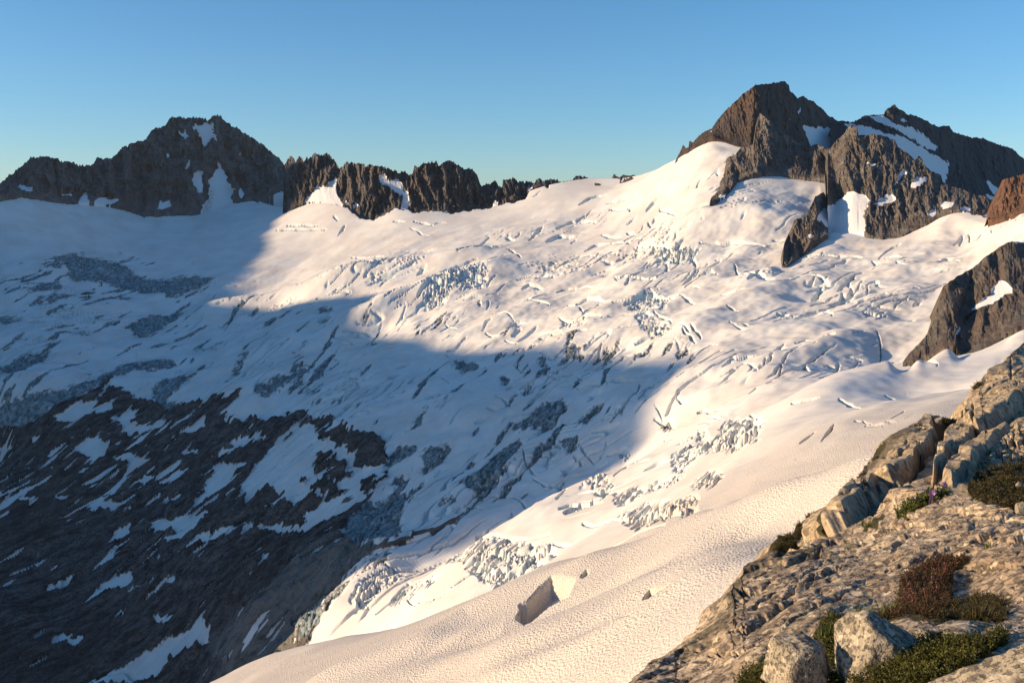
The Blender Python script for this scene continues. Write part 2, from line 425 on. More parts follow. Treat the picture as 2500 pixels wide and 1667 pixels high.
B_YF = [(2190,900),(2223,895),(2295,882),(2400,860),(2500,858),(2750,830)]
foot_points([p for p in L_FOOT if p[0] < 700], L_YF); foot_points([p for p in G_FOOT if p[0] < 1345], G_YF)
foot_points([p for p in R_FOOT if p[0] < 1830], R_YF); foot_points(A_FOOT, A_YF, 16, [(2014, 2030), (2440, 2600)]); foot_points(S_FOOT, S_YF, 14); foot_points(B_FOOT, B_YF)
PTS = [p for p in PTS if min((p[0]-q[0])**2 + (p[1]-q[1])**2 for q in FEET) > 16**2]
P = np.array(PTS + FEET + HID, float)
PX, PY, PZ = unproj(P[:, 0], P[:, 1], P[:, 2])
extra = np.array([(-2400, 2400, -150), (-2200, 1400, -420), (-1500, 900, -500), (-1200, 300, -430), (-600, 200, -260), (-600, 600, -440), (900, 900, 40), (1300, 1500, 120), (400, 100, -20), (300, 300, -50), (-100, 60, -60), (1200, 500, 60), (500, 500, -60)], float)
PX = np.r_[PX, extra[:, 0]]; PY = np.r_[PY, extra[:, 1]]; PZ = np.r_[PZ, extra[:, 2]]
def tps_fit(x, y, z, lam):
    n = len(x)
    r2 = (x[:, None]-x)**2 + (y[:, None]-y)**2
    K = 0.5 * r2 * np.log(r2 + 1e-12)
    A = np.zeros((n+3, n+3)); A[:n, :n] = K + np.eye(n)*np.asarray(lam)
    A[:n, n] = 1; A[:n, n+1] = x; A[:n, n+2] = y; A[n, :n] = 1; A[n+1, :n] = x; A[n+2, :n] = y
    return np.linalg.solve(A, np.r_[z, 0, 0, 0])
def tps_eval(w, x, y, gx, gy):
    n = len(x); out = w[n] + w[n+1]*gx + w[n+2]*gy
    for i in range(n):
        r2 = (gx-x[i])**2 + (gy-y[i])**2
        out = out + w[i]*0.5*r2*np.log(r2+1e-12)
    return out
# log-polar-like chart so that near points weigh as the eye sees them
def chart(X, Y):
    Yc = np.maximum(Y, 40.0)
    return X / Yc * 1.3, np.log(Yc / 100.0)
cx_, cy_ = chart(PX, PY)
lamv = np.full(len(PX), 6e-5); lamv[len(PTS):len(PTS) + len(FEET)] = 2e-3
wts = tps_fit(cx_, cy_, PZ, lamv)
GX = np.linspace(-2.3, 2.3, 461); GY = np.linspace(math.log(0.4), math.log(40), 461)
ggx, ggy = np.meshgrid(GX, GY)
ZG = tps_eval(wts, cx_, cy_, ggx, ggy)
def zbase(X, Y):
    a, b = chart(X, Y)
    x = np.clip((a - GX[0]) / (GX[1]-GX[0]), 1, 458.999); y = np.clip((b - GY[0]) / (GY[1]-GY[0]), 1, 458.999)
    i = x.astype(int); j = y.astype(int); fx = x-i; fy = y-j
    def w4(t): return ((1-t)**3/6, (3*t**3-6*t**2+4)/6, (-3*t**3+3*t**2+3*t+1)/6, t**3/6)
    wx = w4(fx); wy = w4(fy); out = 0
    for q in range(4):
        r_ = 0
        for p in range(4): r_ = r_ + wx[p] * ZG[j + q - 1, i + p - 1]
        out = out + wy[q] * r_
    return out

SKY = np.array([(-700,2400),(0,2560),(350,2880),(620,3080),(700,2800),(914,2540),(1118,2480),(1279,2490),(1347,2500),(1440,2520),(1547,2460),(1650,2260),(1740,2215),(1808,2170),(1900,2060),(2014,1960),(2100,1800),(2300,1580),(2500,1390),(3300,1200)], float)

# ---- traced shapes on the ground
SLAB = C(4, [(-200,390),(0,400),(90,430),(200,360),(300,310),(440,255),(478,185),(497,182),(500,240),(545,262),(640,290),(760,335),(900,300),(1100,265),(1090,290),(1000,350),(1060,392),(1130,375),(1240,385),(1300,358),(1385,358),(1390,392),(1500,372),(1510,405),(1600,440),(1640,455),(1700,452),(1742,485),(1742,560),(1740,640),(1650,745),(1560,830),(1525,885),(1560,935),(1650,965),(1780,965),(1850,930),(1870,945),(1700,1005),(1590,1095),(1500,1185),(1400,1262),(1310,1340),(1392,1382),(1360,1440),(1200,1495),(1100,1535),(1030,1580),(1000,1900),(-200,1900)])
SLABSNOW = [C(4, q) for q in [
 [(130,475),(160,450),(190,445),(165,470)],[(-20,520),(20,505),(75,500),(40,535),(-20,537)],
 [(232,380),(300,345),(350,310),(420,305),(470,255),(505,200),(515,215),(480,270),(440,300),(420,340),(385,370),(300,405),(270,405)],
 [(410,345),(440,320),(530,310),(500,340),(420,350)],
 [(480,390),(560,350),(600,320),(620,350),(610,400),(660,420),(740,370),(760,385),(720,420),(620,445),(540,450),(560,430),(520,415),(540,400)],
 [(385,430),(440,405),(470,400),(430,425)],[(260,505),(330,470),(370,450),(340,480)],
 [(305,535),(360,500),(400,470),(450,460),(460,490),(510,510),(480,545),(420,550),(380,525),(330,540)],[(525,500),(550,480),(560,495)],
 [(510,550),(570,535),(600,520),(625,540),(610,570),(680,560),(700,570),(660,600),(600,605),(560,630),(570,590),(540,560)],
 [(390,570),(470,545),(500,555),(430,580)],[(350,615),(380,598),(408,598),(380,618)],[(185,570),(215,542),(215,555),(200,575)],
 [(210,610),(250,588),(240,605)],[(125,605),(145,588),(150,600)],[(600,680),(650,640),(695,630),(690,660),(650,685)],
 [(690,680),(740,650),(800,620),(870,595),(880,605),(820,640),(760,665)],[(335,718),(400,680),(468,655),(440,685),(370,710)],
 [(248,720),(280,712),(318,718),(280,750)],[(55,715),(150,712),(145,730),(100,730)],
 [(400,770),(440,740),(485,722),(470,750),(520,735),(515,755),(600,735),(655,705),(640,725),(560,760),(480,790),(415,808)],
 [(640,785),(690,745),(730,728),(720,750),(680,775)],[(705,765),(760,735),(820,708),(810,725),(830,735),(770,755)],
 [(540,795),(590,765),(585,810),(560,815)],[(305,840),(325,820),(345,818),(330,838)],
 [(498,925),(530,885),(580,865),(607,862),(590,900),(545,950),(535,925)],[(310,930),(340,905),(370,898),(350,920)],[(150,985),(185,955),(175,975)],
 [(915,650),(930,620),(975,595),(1040,585),(1010,615),(960,640)],
 [(945,550),(1000,525),(1060,490),(1040,490),(1070,460),(1190,445),(1210,460),(1190,490),(1100,500),(1000,540)],
 [(770,460),(840,430),(930,400),(920,420),(850,450),(800,470)],[(800,540),(860,520),(910,510),(900,540),(870,580),(880,540),(830,550)],
 [(1190,560),(1230,500),(1290,440),(1330,400),(1345,420),(1290,480),(1240,540)],
 [(1000,740),(1040,700),(1090,680),(1130,630),(1160,580),(1200,560),(1260,510),(1310,470),(1340,430),(1400,405),(1440,420),(1455,470),(1520,490),(1600,540),(1620,600),(1660,605),(1700,590),(1759,560),(1759,600),(1650,730),(1560,790),(1400,880),(1370,905),(1290,905),(1210,890),(1140,900),(1075,905),(1065,890),(1120,870),(1160,850),(1170,880),(1230,860),(1290,870),(1370,860),(1400,800),(1440,775),(1450,750),(1400,740),(1330,760),(1260,780),(1175,770),(1200,755),(1260,740),(1280,700),(1230,690),(1170,710),(1140,750),(1080,770),(1100,740),(1140,700),(1090,720)],
 [(680,850),(740,830),(770,840),(830,820),(880,770),(900,720),(960,650),(1020,600),(1080,580),(1100,560),(1100,590),(1060,620),(1040,650),(1110,610),(1100,630),(1010,690),(930,730),(890,770),(850,820),(940,795),(930,840),(870,870),(800,890),(760,900),(690,895)],
 [(715,945),(790,900),(870,870),(890,880),(830,920),(770,950)],[(760,1015),(830,960),(920,900),(1000,880),(1120,835),(1135,850),(1080,865),(1020,890),(940,930),(850,970)],
 [(850,1005),(930,935),(925,955),(880,995)],[(655,1035),(740,1000),(720,1020),(680,1038)],[(600,1025),(650,1018),(625,1032)],
 [(1090,1110),(1140,1070),(1195,995),(1210,995),(1180,1050),(1130,1095)],[(1380,965),(1430,930),(1500,890),(1580,850),(1560,880),(1480,930),(1400,965)],
 [(325,1240),(400,1190),(450,1130),(520,1100),(560,1088),(615,1090),(600,1120),(540,1150),(470,1165),(430,1205),(370,1230)],
 [(500,1200),(580,1165),(640,1140),(715,1100),(720,1115),(650,1150),(560,1190)],[(745,1120),(780,1090),(808,1085),(800,1115),(775,1125)],
 [(305,1225),(340,1205),(335,1220)],[(355,1280),(405,1260),(395,1275)],[(520,1290),(545,1255),(568,1250),(560,1285)],
 [(665,1275),(730,1255),(810,1245),(800,1260),(740,1278)],[(105,1400),(150,1355),(205,1332),(190,1355),(140,1390)],
 [(218,1410),(250,1360),(280,1350),(320,1365),(375,1378),(350,1405),(320,1390),(290,1385),(260,1405)],
 [(355,1580),(440,1530),(560,1500),(700,1430),(760,1380),(870,1330),(910,1285),(930,1285),(955,1370),(900,1410),(820,1450),(760,1480),(740,1530),(700,1580)],
 [(1000,1475),(1050,1435),(1060,1450),(1030,1500)],[(80,1475),(110,1468),(115,1480),(95,1485)]]]
SLABROCK = [C(4, q) for q in [
 [(1440,480),(1470,440),(1500,430),(1560,440),(1600,455),(1650,450),(1700,455),(1740,485),(1735,540),(1690,580),(1640,600),(1615,560),(1590,530),(1520,490)],
 [(1425,560),(1450,520),(1490,505),(1505,540),(1560,580),(1600,630),(1580,650),(1520,680),(1500,645),(1430,630)],
 [(1405,690),(1420,660),(1480,650),(1500,680),(1460,710),(1420,715)],[(1440,715),(1500,695),(1575,700),(1550,730),(1490,745)],
 [(1615,690),(1650,650),(1685,665),(1665,715)],[(1665,640),(1690,620),(1705,635),(1680,645)],[(1710,620),(1759,580),(1759,600)],[(1550,745),(1600,715),(1590,740)],[(1345,665),(1390,650),(1380,680)],
 [(590,325),(640,290),(670,285),(640,310),(610,330)],[(950,320),(1000,290),(1100,265),(1090,290),(1010,345),(960,345)]]]
DARKROCKS = [C(1, q) for q in [[(560,1280),(620,1245),(665,1270),(600,1310),(530,1310)],[(640,1190),(700,1210),(680,1225)],[(450,1385),(500,1375),(490,1395)],[(345,1450),(410,1415),(400,1430)],[(705,1130),(770,1150),(740,1150)]]] + \
 [C(4, [(0,60),(60,40),(40,60),(0,75)])] + [C(6, q) for q in [[(710,660),(725,662),(718,668)]]] + [C(8, [(900,370),(1040,320),(1200,255),(1230,240),(1180,280),(1000,350),(920,390)])]
ICE = [C(4, q) for q in [
 [(-100,340),(60,300),(160,260),(300,240),(460,170),(560,120),(620,120),(610,160),(560,200),(500,190),(470,230),(350,290),(230,330),(150,400),(90,425),(-100,410)],
 [(690,230),(760,180),(880,150),(890,170),(830,220),(760,280),(740,330),(700,290)],[(1140,250),(1250,190),(1410,110),(1400,140),(1300,210),(1180,280)],
 [(1035,170),(1090,90),(1140,55),(1120,100),(1060,170)],[(530,300),(560,250),(620,260),(580,300)],[(870,70),(1000,15),(1050,5),(940,60)],[(-50,150),(100,90),(250,60),(200,110),(80,160)],
 [(1525,890),(1560,830),(1640,760),(1759,690),(1850,670),(1840,740),(1800,850),(1820,920),(1759,950),(1650,950),(1560,930)],
 [(1310,1340),(1400,1260),(1500,1180),(1590,1110),(1700,1030),(1780,990),(1759,1040),(1640,1090),(1560,1160),(1440,1280),(1400,1380),(1350,1440),(1375,1380)],
 [(600,330),(720,300),(850,310),(960,300),(900,345),(760,380),(640,360)],[(520,140),(700,120),(800,110),(780,140),(640,170)]]] + [C(1, q) for q in [
 [(280,1080),(400,1030),(490,1010),(600,1040),(800,1080),(860,1110),(900,1150),(1080,1190),(1250,1165),(1450,1180),(1400,1230),(1250,1280),(1180,1310),(1000,1280),(800,1240),(700,1200),(460,1190),(450,1080)],
 [(120,1280),(250,1220),(460,1220),(400,1260),(250,1290)],[(265,1360),(350,1300),(520,1280),(470,1320),(300,1360)],
 [(860,1500),(950,1430),(1100,1410),(1290,1410),(1150,1480),(1000,1560),(900,1568)],[(-100,1430),(150,1430),(150,1460),(-100,1480)],[(170,1470),(320,1430),(300,1450),(190,1490)],[(740,1300),(880,1310),(900,1340),(800,1340)],
 [(400,1550),(550,1525),(660,1530),(560,1555)]]] + [C(6, q) for q in [
 [(950,440),(1010,410),(1110,415),(1100,440),(1000,475)],[(760,480),(880,445),(890,455),(800,482)],[(700,835),(740,760),(800,690),(820,685),(790,760),(760,810)],[(760,640),(860,610),(905,610),(840,635)],
 [(550,1020),(600,940),(660,895),(760,910),(760,935),(680,980),(600,1000)],[(740,1060),(800,1020),(760,960),(940,890),(950,910),(880,1000),(800,1060)],[(570,1130),(620,1080),(680,1070),(670,1110)],
 [(1020,1180),(1050,1100),(1130,1050),(1200,960),(1330,890),(1360,910),(1310,990),(1240,1090),(1150,1160),(1090,1230)],[(1260,830),(1330,750),(1450,680),(1600,640),(1610,700),(1540,780),(1450,820),(1320,830)],
 [(1660,790),(1690,720),(1800,660),(1820,680),(1720,760)],[(1460,1000),(1520,950),(1570,940),(1500,990)],[(1520,900),(1600,850),(1690,850),(1640,960),(1600,890)],[(1840,790),(1900,720),(1960,680),(1930,740)],
 [(380,1270),(470,1210),(720,1185),(740,1200),(640,1250),(560,1300),(420,1390)],[(170,470),(230,440),(260,440),(200,475)],[(80,570),(150,500),(155,520),(100,570)],[(20,570),(100,500),(110,510),(40,570)],
 [(200,200),(260,175),(220,230),(180,240)],[(130,150),(200,115),(280,105),(250,140)],[(410,150),(430,100),(510,90),(490,130)],[(20,400),(120,310),(130,320),(60,390)],[(1430,410),(1500,365),(1500,430)],
 [(1590,380),(1610,320),(1700,320),(1650,380)],[(1225,530),(1240,480),(1290,490),(1250,540)],[(380,510),(400,470),(425,480),(400,520)],[(2140,720),(2200,675),(2240,700),(2210,735)],[(130,690),(200,660),(230,690),(160,710)],
 [(860,1280),(960,1230),(980,1260),(900,1290)],[(1000,1000),(1060,950),(1110,970),(1060,1010)]]]
DIRT = [C(1, q) for q in [[(1235,905),(1300,840),(1370,770),(1400,760),(1350,830),(1280,885)],[(500,705),(540,650),(580,620),(590,640),(555,690)],[(725,810),(780,760),(860,690),(870,710),(800,780)],[(1020,860),(1060,790),(1075,780),(1050,840)]]] + \
 [C(3, q) for q in [[(1440,1060),(1500,1010),(1600,1040),(1560,1060),(1480,1060)],[(1380,870),(1400,820),(1420,805),(1405,850)],[(730,780),(760,750),(800,750),(770,790)],[(1300,1080),(1400,1040),(1440,1050),(1340,1090)],[(1640,1010),(1700,980),(1690,1020),(1640,1040)]]] + \
 [C(7, [(1800,800),(1880,770),(1960,760),(1900,800),(1840,815)])]

def cl(c, w, d, *lines): return [(w, d, C(c, l)) for l in lines]
CREV = cl(2, 4.2, 9, [(1800,410),(1860,370),(1950,350)],[(1960,395),(2040,370),(2120,330)],[(1970,425),(2080,405),(2090,435)],[(2180,450),(2240,380)],[(2260,435),(2300,430),(2352,460)],
 [(1670,540),(1760,500),(1890,490)],[(1510,600),(1560,560),(1590,540)],[(1220,640),(1280,590)],[(1100,720),(1190,690),(1340,650)],[(1000,795),(1100,770),(1210,730)],[(1085,810),(1160,780),(1260,775)],
 [(1100,870),(1160,835),(1270,840)],[(930,880),(1040,850)],[(870,945),(940,890),(1030,880)],[(900,970),(1030,945)],[(1610,600),(1680,575),(1760,572)],[(1830,650),(1890,620),(2060,620),(2150,600)],
 [(1670,740),(1730,715),(1860,690)],[(2120,680),(2190,650),(2310,665),(2330,700)],[(1440,820),(1520,805),(1650,805)],[(1470,880),(1510,860),(1590,870)],[(1670,880),(1780,860),(1880,870)],[(2040,855),(2130,845),(2240,840)],
 [(1500,935),(1540,955),(1620,958)],[(1130,950),(1200,940),(1330,910)],[(1780,955),(1850,940),(1980,955)],[(1990,980),(2090,960),(2220,910),(2340,920)],[(1240,1120),(1270,1080),(1290,1060)],[(1260,1130),(1330,1150)],
 [(1380,1090),(1440,1060),(1520,1050)],[(1680,1040),(1750,1060),(1920,1050)],[(1690,1090),(1740,1060)],[(2120,1050),(2170,1020),(2300,1010)],[(2200,1110),(2230,1050)],[(2220,1090),(2340,1110)])
CREV += cl(2, 3.0, 6, [(490,700),(560,710),(680,700)],[(110,520),(200,515),(300,520)],[(60,545),(200,540),(340,545)],[(730,495),(800,500)],[(850,495),(960,515)],[(0,955),(100,905),(250,865),(400,795),(560,765),(690,750)],[(290,945),(400,905),(480,890)],[(385,460),(410,490)],[(415,580),(455,520)],[(1380,595),(1430,600)],[(2070,555),(2110,550)],[(1890,700),(1910,680)],[(1750,620),(1775,590)])
CREV += cl(7, 4.6, 9, [(770,285),(860,300),(945,312)],[(690,240),(710,275),(755,295)],[(490,105),(580,90),(680,80),(860,105)],[(120,165),(200,135),(300,150),(325,180)],[(260,200),(360,205),(470,160)],[(360,200),(390,150)],[(430,180),(460,140)],
 [(0,340),(130,330),(235,330)],[(60,460),(140,420),(210,395),(340,408)],[(210,580),(330,580),(430,620)],[(390,620),(465,660)],[(440,600),(500,635)],[(120,640),(210,600)],[(910,570),(960,520),(1080,510),(1150,490),(1300,455)],[(1190,520),(1245,560)],
 [(830,590),(890,605)],[(1290,1020),(1410,1058)],[(480,1000),(520,985),(560,1010)],[(525,1085),(640,1125)],[(490,1105),(610,1145)],[(1440,1175),(1540,1180),(1555,1215)],[(1560,1165),(1635,1185)],[(1190,1250),(1240,1190),(1260,1160)],[(1070,1250),(1150,1190)],
 [(230,1060),(300,1045),(350,1080)],[(780,1100),(850,1105)],[(800,1140),(870,1150)])
CREV += cl(7, 3.0, 6, [(1000,322),(1130,315),(1200,335)],[(380,390),(480,410)],[(640,470),(710,490)],[(665,540),(720,565)],[(740,560),(800,590)],[(680,570),(760,610)],[(935,495),(1010,500)],[(1200,660),(1280,662)],[(1420,535),(1540,525)],[(620,800),(680,765),(850,740),(960,715)],
 [(760,840),(800,800)],[(1350,830),(1400,790)],[(1510,600),(1530,680),(1525,780)],[(560,1005),(680,1010)],[(290,1150),(380,1115),(470,1095)],[(1590,1150),(1660,1080)],[(1700,800),(1860,835)],[(1080,180),(1250,172),(1420,172)],[(1480,190),(1540,205)],[(1560,175),(1650,188)],[(1620,215),(1680,235)],[(1840,190),(1980,195)],
 [(1020,1060),(1170,1025)],[(545,700),(585,715)],[(850,820),(865,780)],[(1690,540),(1730,535)],[(1370,650),(1430,605)],[(940,870),(965,825)],[(770,950),(820,920)])
CREV += cl(6, 3.6, 8, [(1500,480),(1580,510),(1640,500)],[(1530,465),(1640,480),(1760,490)],[(1670,580),(1800,560),(1900,545),(2040,530)],[(1860,790),(1960,680),(2010,610),(2030,560)],[(2020,660),(2090,560)],[(1680,890),(1700,930),(1760,960)],[(1650,960),(1700,985)],[(1360,950),(1370,1010),(1430,1060)],
 [(1420,1080),(1560,1100),(1600,1140)],[(1810,430),(1870,380),(1950,370),(2010,395)],[(980,390),(1080,355)],[(580,530),(650,500)],[(630,475),(710,440)],[(800,550),(870,520),(930,535)],[(1120,1240),(1200,1190),(1300,1180),(1400,1220)],[(880,1370),(1000,1330),(1100,1290)],[(1840,920),(1900,890),(1970,885)],[(1690,1060),(1750,1055)],[(1380,1245),(1440,1270)],
 [(1880,1090),(1950,1030),(2080,1000)],[(1600,1300),(1740,1240),(1760,1200)],[(2000,1290),(2120,1240),(2352,1200)],[(1720,1150),(1770,1130),(1820,1140)],[(1700,1330),(1900,1300),(2060,1280)])
CREV += cl(8, 4.5, 8, [(1080,480),(1180,430),(1300,370),(1480,345),(1650,290)],[(1280,500),(1340,440),(1480,390),(1700,350)],[(1390,540),(1480,470),(1560,420),(1700,350)],[(880,660),(960,590),(1120,540)],[(1030,670),(1130,640),(1200,600)],[(700,700),(760,670),(840,630)],[(970,640),(1010,680)],[(860,470),(930,500),(960,520)],[(740,620),(760,560),(830,520)],[(800,550),(880,520),(940,500)],
 [(1950,310),(2050,270),(2200,240)],[(1170,220),(1230,190),(1340,190)],[(1480,190),(1530,175),(1600,170)],[(1300,290),(1390,250)],[(1720,200),(1800,150),(1900,130)],[(2120,240),(2230,180),(2352,160)])
CREV += cl(8, 3.0, 5, [(1410,665),(1440,635)],[(1430,660),(1460,640)],[(1940,390),(1980,375)],[(1640,330),(1750,310),(1960,200)],[(820,700),(900,640)],[(1180,600),(1300,500)],[(1740,620),(1800,600)])
HOLES = [C(8, [(1488,695),(1530,703),(1560,690),(1650,633),(1740,592),(1758,550),(1775,510),(1660,520),(1600,560),(1540,620)]), C(8, [(1918,742),(2000,690),(2115,632),(2125,662),(2050,715),(2030,745),(1960,748)]), C(8, [(2095,600),(2130,560),(2180,565),(2225,555),(2215,595),(2180,625),(2160,600)]), C(8, [(1795,502),(1830,470),(1838,485),(1815,502)]), C(8, [(1530,690),(1500,640),(1590,590)])]
FIELDS = [  # broken ice: outline, cell size (m), depth (m)
 (C(5, [(320,300),(400,220),(500,140),(560,170),(700,60),(850,80),(800,210),(700,230),(600,210),(480,260)]), 9, 8),
 (C(5, [(430,400),(520,350),(620,340),(600,400),(520,440)]), 8, 6),(C(5, [(0,580),(200,500),(300,490),(280,540),(100,590)]), 8, 5),(C(5,[(0,450),(200,400),(400,340),(420,370),(200,450),(0,520)]),9,5),
 (C(7, [(60,460),(150,410),(290,390),(290,430),(150,480)]), 10, 7),(C(7, [(100,540),(200,500),(240,520),(230,580),(150,560)]), 10, 7),(C(7,[(180,190),(300,140),(470,150),(420,200),(280,215)]),16,8),
 (C(2, [(2200,900),(2340,920),(2300,960),(2150,990),(2080,970)]), 12, 7),(C(2, [(930,880),(1080,800),(1260,770),(1270,850),(1100,890),(900,975)]), 14, 7),(C(2, [(100,910),(400,790),(560,750),(700,740),(690,790),(560,800),(380,840),(150,920)]), 12, 5),
 (C(2, [(1680,1095),(1740,1050),(1850,1060),(1850,1090)]), 10, 7),(C(2, [(1380,1095),(1440,1060),(1490,1080),(1420,1100)]), 10, 7),(C(2,[(2190,1110),(2230,1040),(2352,1090),(2300,1150)]),11,8),(C(2,[(880,970),(960,930),(1040,940),(960,990)]),11,6),
 (C(8, [(1080,490),(1300,380),(1560,340),(1720,345),(1560,430),(1400,540),(1280,520),(1200,470)]), 11, 6),(C(8, [(860,670),(960,580),(1130,530),(1100,570),(960,640)]), 9, 6),(C(8, [(700,640),(760,540),(900,470),(980,510),(830,600),(740,680)]), 8, 6),(C(8,[(1030,680),(1130,630),(1210,600),(1180,630),(1060,690)]),8,5),
 (C(8,[(1820,60),(1900,30),(1960,60),(1900,110)]),8,6),(C(8,[(1980,190),(2100,140),(2352,90),(2352,170),(2200,210),(2060,230)]),9,6),(C(8,[(1490,200),(1560,150),(1610,180),(1560,215)]),8,5),
 (C(6, [(1900,870),(1960,850),(2000,880),(1920,920)]), 9, 6),(C(6,[(2200,1000),(2260,930),(2352,880),(2352,980),(2280,1040)]),9,7)]

m_slab = raster([SLAB]); m_rock = m_slab.copy()
raster(SLABSNOW, m_rock, 0.0); raster(SLABROCK, m_rock, 1.0); raster(DARKROCKS, m_rock, 1.0)
m_rock = blur(m_rock, 1.8); m_slabb = blur(m_slab, 2.5)
m_ice = blur(raster(ICE), 5.0); m_dirt = blur(raster(DIRT), 6.0)
m_crev = np.zeros((RH, RW), f4)
CREV = [(w * 0.50, d * 1.6, pts) for w, d, pts in CREV]
rr = random.Random(11)
for k in range(85):       # smaller cracks between the surveyed ones
    u = rr.uniform(900, 2250); v = rr.uniform(470, 1180)
    if v > 700 + (u - 900) * 0.9: continue
    L = rr.uniform(14, 60); a = R_(rr.choice([-22, -10, -30, 8, 18]) + rr.gauss(0, 8))
    pts = []; x, y = u, v
    for s in range(4):
        pts.append((x, y)); x += L/3*math.cos(a); y += L/3*math.sin(a); a += rr.gauss(0, 0.22)
    CREV.append((rr.uniform(1.0, 1.9), rr.uniform(4, 8), pts))
for k in range(90):        # crack trains in the shaded lower glacier
    u = rr.uniform(380, 1500); v = rr.uniform(740, 1250)
    if v > 880 + (u - 380) * 0.42: continue
    L = rr.uniform(16, 60); a = R_(-32 + rr.gauss(0, 10))
    CREV.append((rr.uniform(1.4, 2.8), rr.uniform(3, 6), [(u, v), (u + L*math.cos(a)*.5, v + L*math.sin(a)*.5 + rr.uniform(-3, 3)), (u + L*math.cos(a), v + L*math.sin(a))]))
strokes(CREV, m_crev, 0.45)
m_crev = blur(m_crev, 0.45)
m_hole = blur(raster(HOLES), 1.4)
m_field = np.zeros((RH, RW), f4); m_fs = np.full((RH, RW), 10.0, f4)
for poly, s, d in FIELDS:
    t = raster([poly]); m_fs[t > 0] = s; m_field = np.maximum(m_field, t * d)
m_field = blur(m_field, 7.0)
m_icefield = blur(raster(ICE), 3.0)

# ---- grid rows follow the eye's resolution
Yf = np.geomspace(85, 3500, 5000)
wv = np.zeros(len(Yf) - 1)
for s in np.linspace(-0.5, 0.5, 9):
    uu, vv = proj(s * Yf, Yf, zbase(s * Yf, Yf)); wv = np.maximum(wv, np.abs(np.diff(vv)))
wv = np.minimum(wv, np.percentile(wv, 99)); wv = np.convolve(wv, np.ones(41)/41, 'same') + 0.02
cum = np.r_[0, np.cumsum(wv)]
NR = int(min(1750, cum[-1] / 1.25))
Yrow = np.interp(np.linspace(0, cum[-1], NR), cum, Yf)
Yrow = np.r_[np.geomspace(30, 84, 12), Yrow, np.linspace(3560, 5200, 16)]
NR = len(Yrow)
Sc = np.r_[np.linspace(-1.9, -0.60, 50), np.linspace(-0.59, 0.59, 1620), np.linspace(0.60, 1.5, 30)]
NC = len(Sc)
print('terrain grid', NR, NC)
TX = (Sc[None, :] * Yrow[:, None]).ravel(); TY = np.repeat(Yrow, NC)
TZ = zbase(TX, TY)
uS = CX + F * TX / TY
Ysk = np.interp(uS, SKY[:, 0], SKY[:, 1])
over = TY - Ysk
zs = zbase(TX / TY * Ysk, Ysk)
TZ = np.where(over > 0, np.minimum(TZ, zs - 0.10 * over - 0.00012 * over**2), TZ)
TZ = np.maximum(TZ, -620)
U, V = proj(TX, TY, TZ)
u8 = TX.astype(f4); v8 = TY.astype(f4)
al = (-0.75 * TX - 0.66 * TY); ac = (0.66 * TX - 0.75 * TY)
vis = ss(90, 200, TY)
slab = look(m_slabb, U + 6 * n2(TX / 20, TY / 20, 37), V + 5 * n2(TX / 20, TY / 20, 38)) * ss(560, 700, TY)
# undulation of the snow
und = (1 + 0.85 * ss(600, 800, TY) * ss(2000, 1700, TY)) * (9.0 * n2(al / 260, ac / 130, 1) + 4.2 * n2(al / 95 + 0.3 * n2(al/80, ac/80, 9), ac / 60, 2) + 1.5 * n2(al / 40, ac / 26, 3) + 0.35 * n2(al / 12, ac / 9, 4))
near = ss(480, 300, TY)
und = und * (1 - 0.75 * near) + near * (0.5 * n2(al / 120, ac / 34, 5) + 0.42 * n2(al / 70, ac / 11, 6) + 0.20 * n2(al / 30, ac / 4.5, 7))
footm = np.zeros((RH, RW), f4)
for ft in (L_FOOT, G_FOOT, R_FOOT, A_FOOT, S_FOOT, B_FOOT): strokes([(34, 1.0, [p, q]) for p, q in zip(ft[:-1], ft[1:]) if abs(p[1] - q[1]) < 60], footm, 1.0, False)
footm = blur(footm, 5.0)
und *= 1 - 0.9 * np.clip(look(footm, U, V) * 1.6, 0, 1) * ss(500, 700, TY)
und *= (1 - slab) * ss(3000, 2300, TY) * (0.35 + 0.65 * ss(2500, 2100, TY))
# pale crest that the shaded basin ends against
def ridge_line(pts, wid, hgt):
    q = np.array(pts, float); x, y, z = unproj(q[:, 0], q[:, 1], q[:, 2]); out = np.zeros(len(TX), f4)
    for i in range(len(x) - 1):
        ax, ay, bx, by = x[i], y[i], x[i+1], y[i+1]; L = (bx-ax)**2 + (by-ay)**2
        t = np.clip(((TX-ax)*(bx-ax) + (TY-ay)*(by-ay)) / L, 0, 1)
        d2 = (TX-ax-t*(bx-ax))**2 + (TY-ay-t*(by-ay))**2
        out = np.maximum(out, hgt * np.exp(-d2 / wid**2))
    return out
und += ridge_line([(540,755,2080),(700,722,2070),(850,690,2060),(1000,655,2040),(1150,625,2030)], 55, 22)
und += ridge_line([(900,770,1760),(1060,700,1830),(1200,665,1880)], 50, 12)
und -= ridge_line([(1880,1240,225),(2030,1180,188),(2150,1155,168)], 15, 11.0)
und += ridge_line([(1700,1262,290),(1798,1238,265),(1900,1183,240),(1989,1145,222),(2053,1132,205),(2146,1125,190)], 10, 2.2)
def near_line(c, pts, wid, hgt):
    out = []
    for u, v in C(c, pts):
        Yt = np.geomspace(110, 420, 900); x, y, z = unproj(np.full(900, u), np.full(900, v), Yt)
        k = np.where(z < zbase(x, y))[0]
        out.append((u, v, Yt[k[0]] if len(k) else 400.0))
    return ridge_line(out, wid, abs(hgt)) * (1 if hgt > 0 else -1)
und += near_line(8, [(700,930),(870,862),(1040,800),(1220,690),(1420,600),(1600,520),(1800,440)], 11, 2.6)
und += near_line(8, [(560,1005),(800,925),(1010,850),(1180,815)], 9, 2.0)
und += near_line(8, [(1120,845),(1400,775),(1560,700),(1700,650)], 9, -2.2)
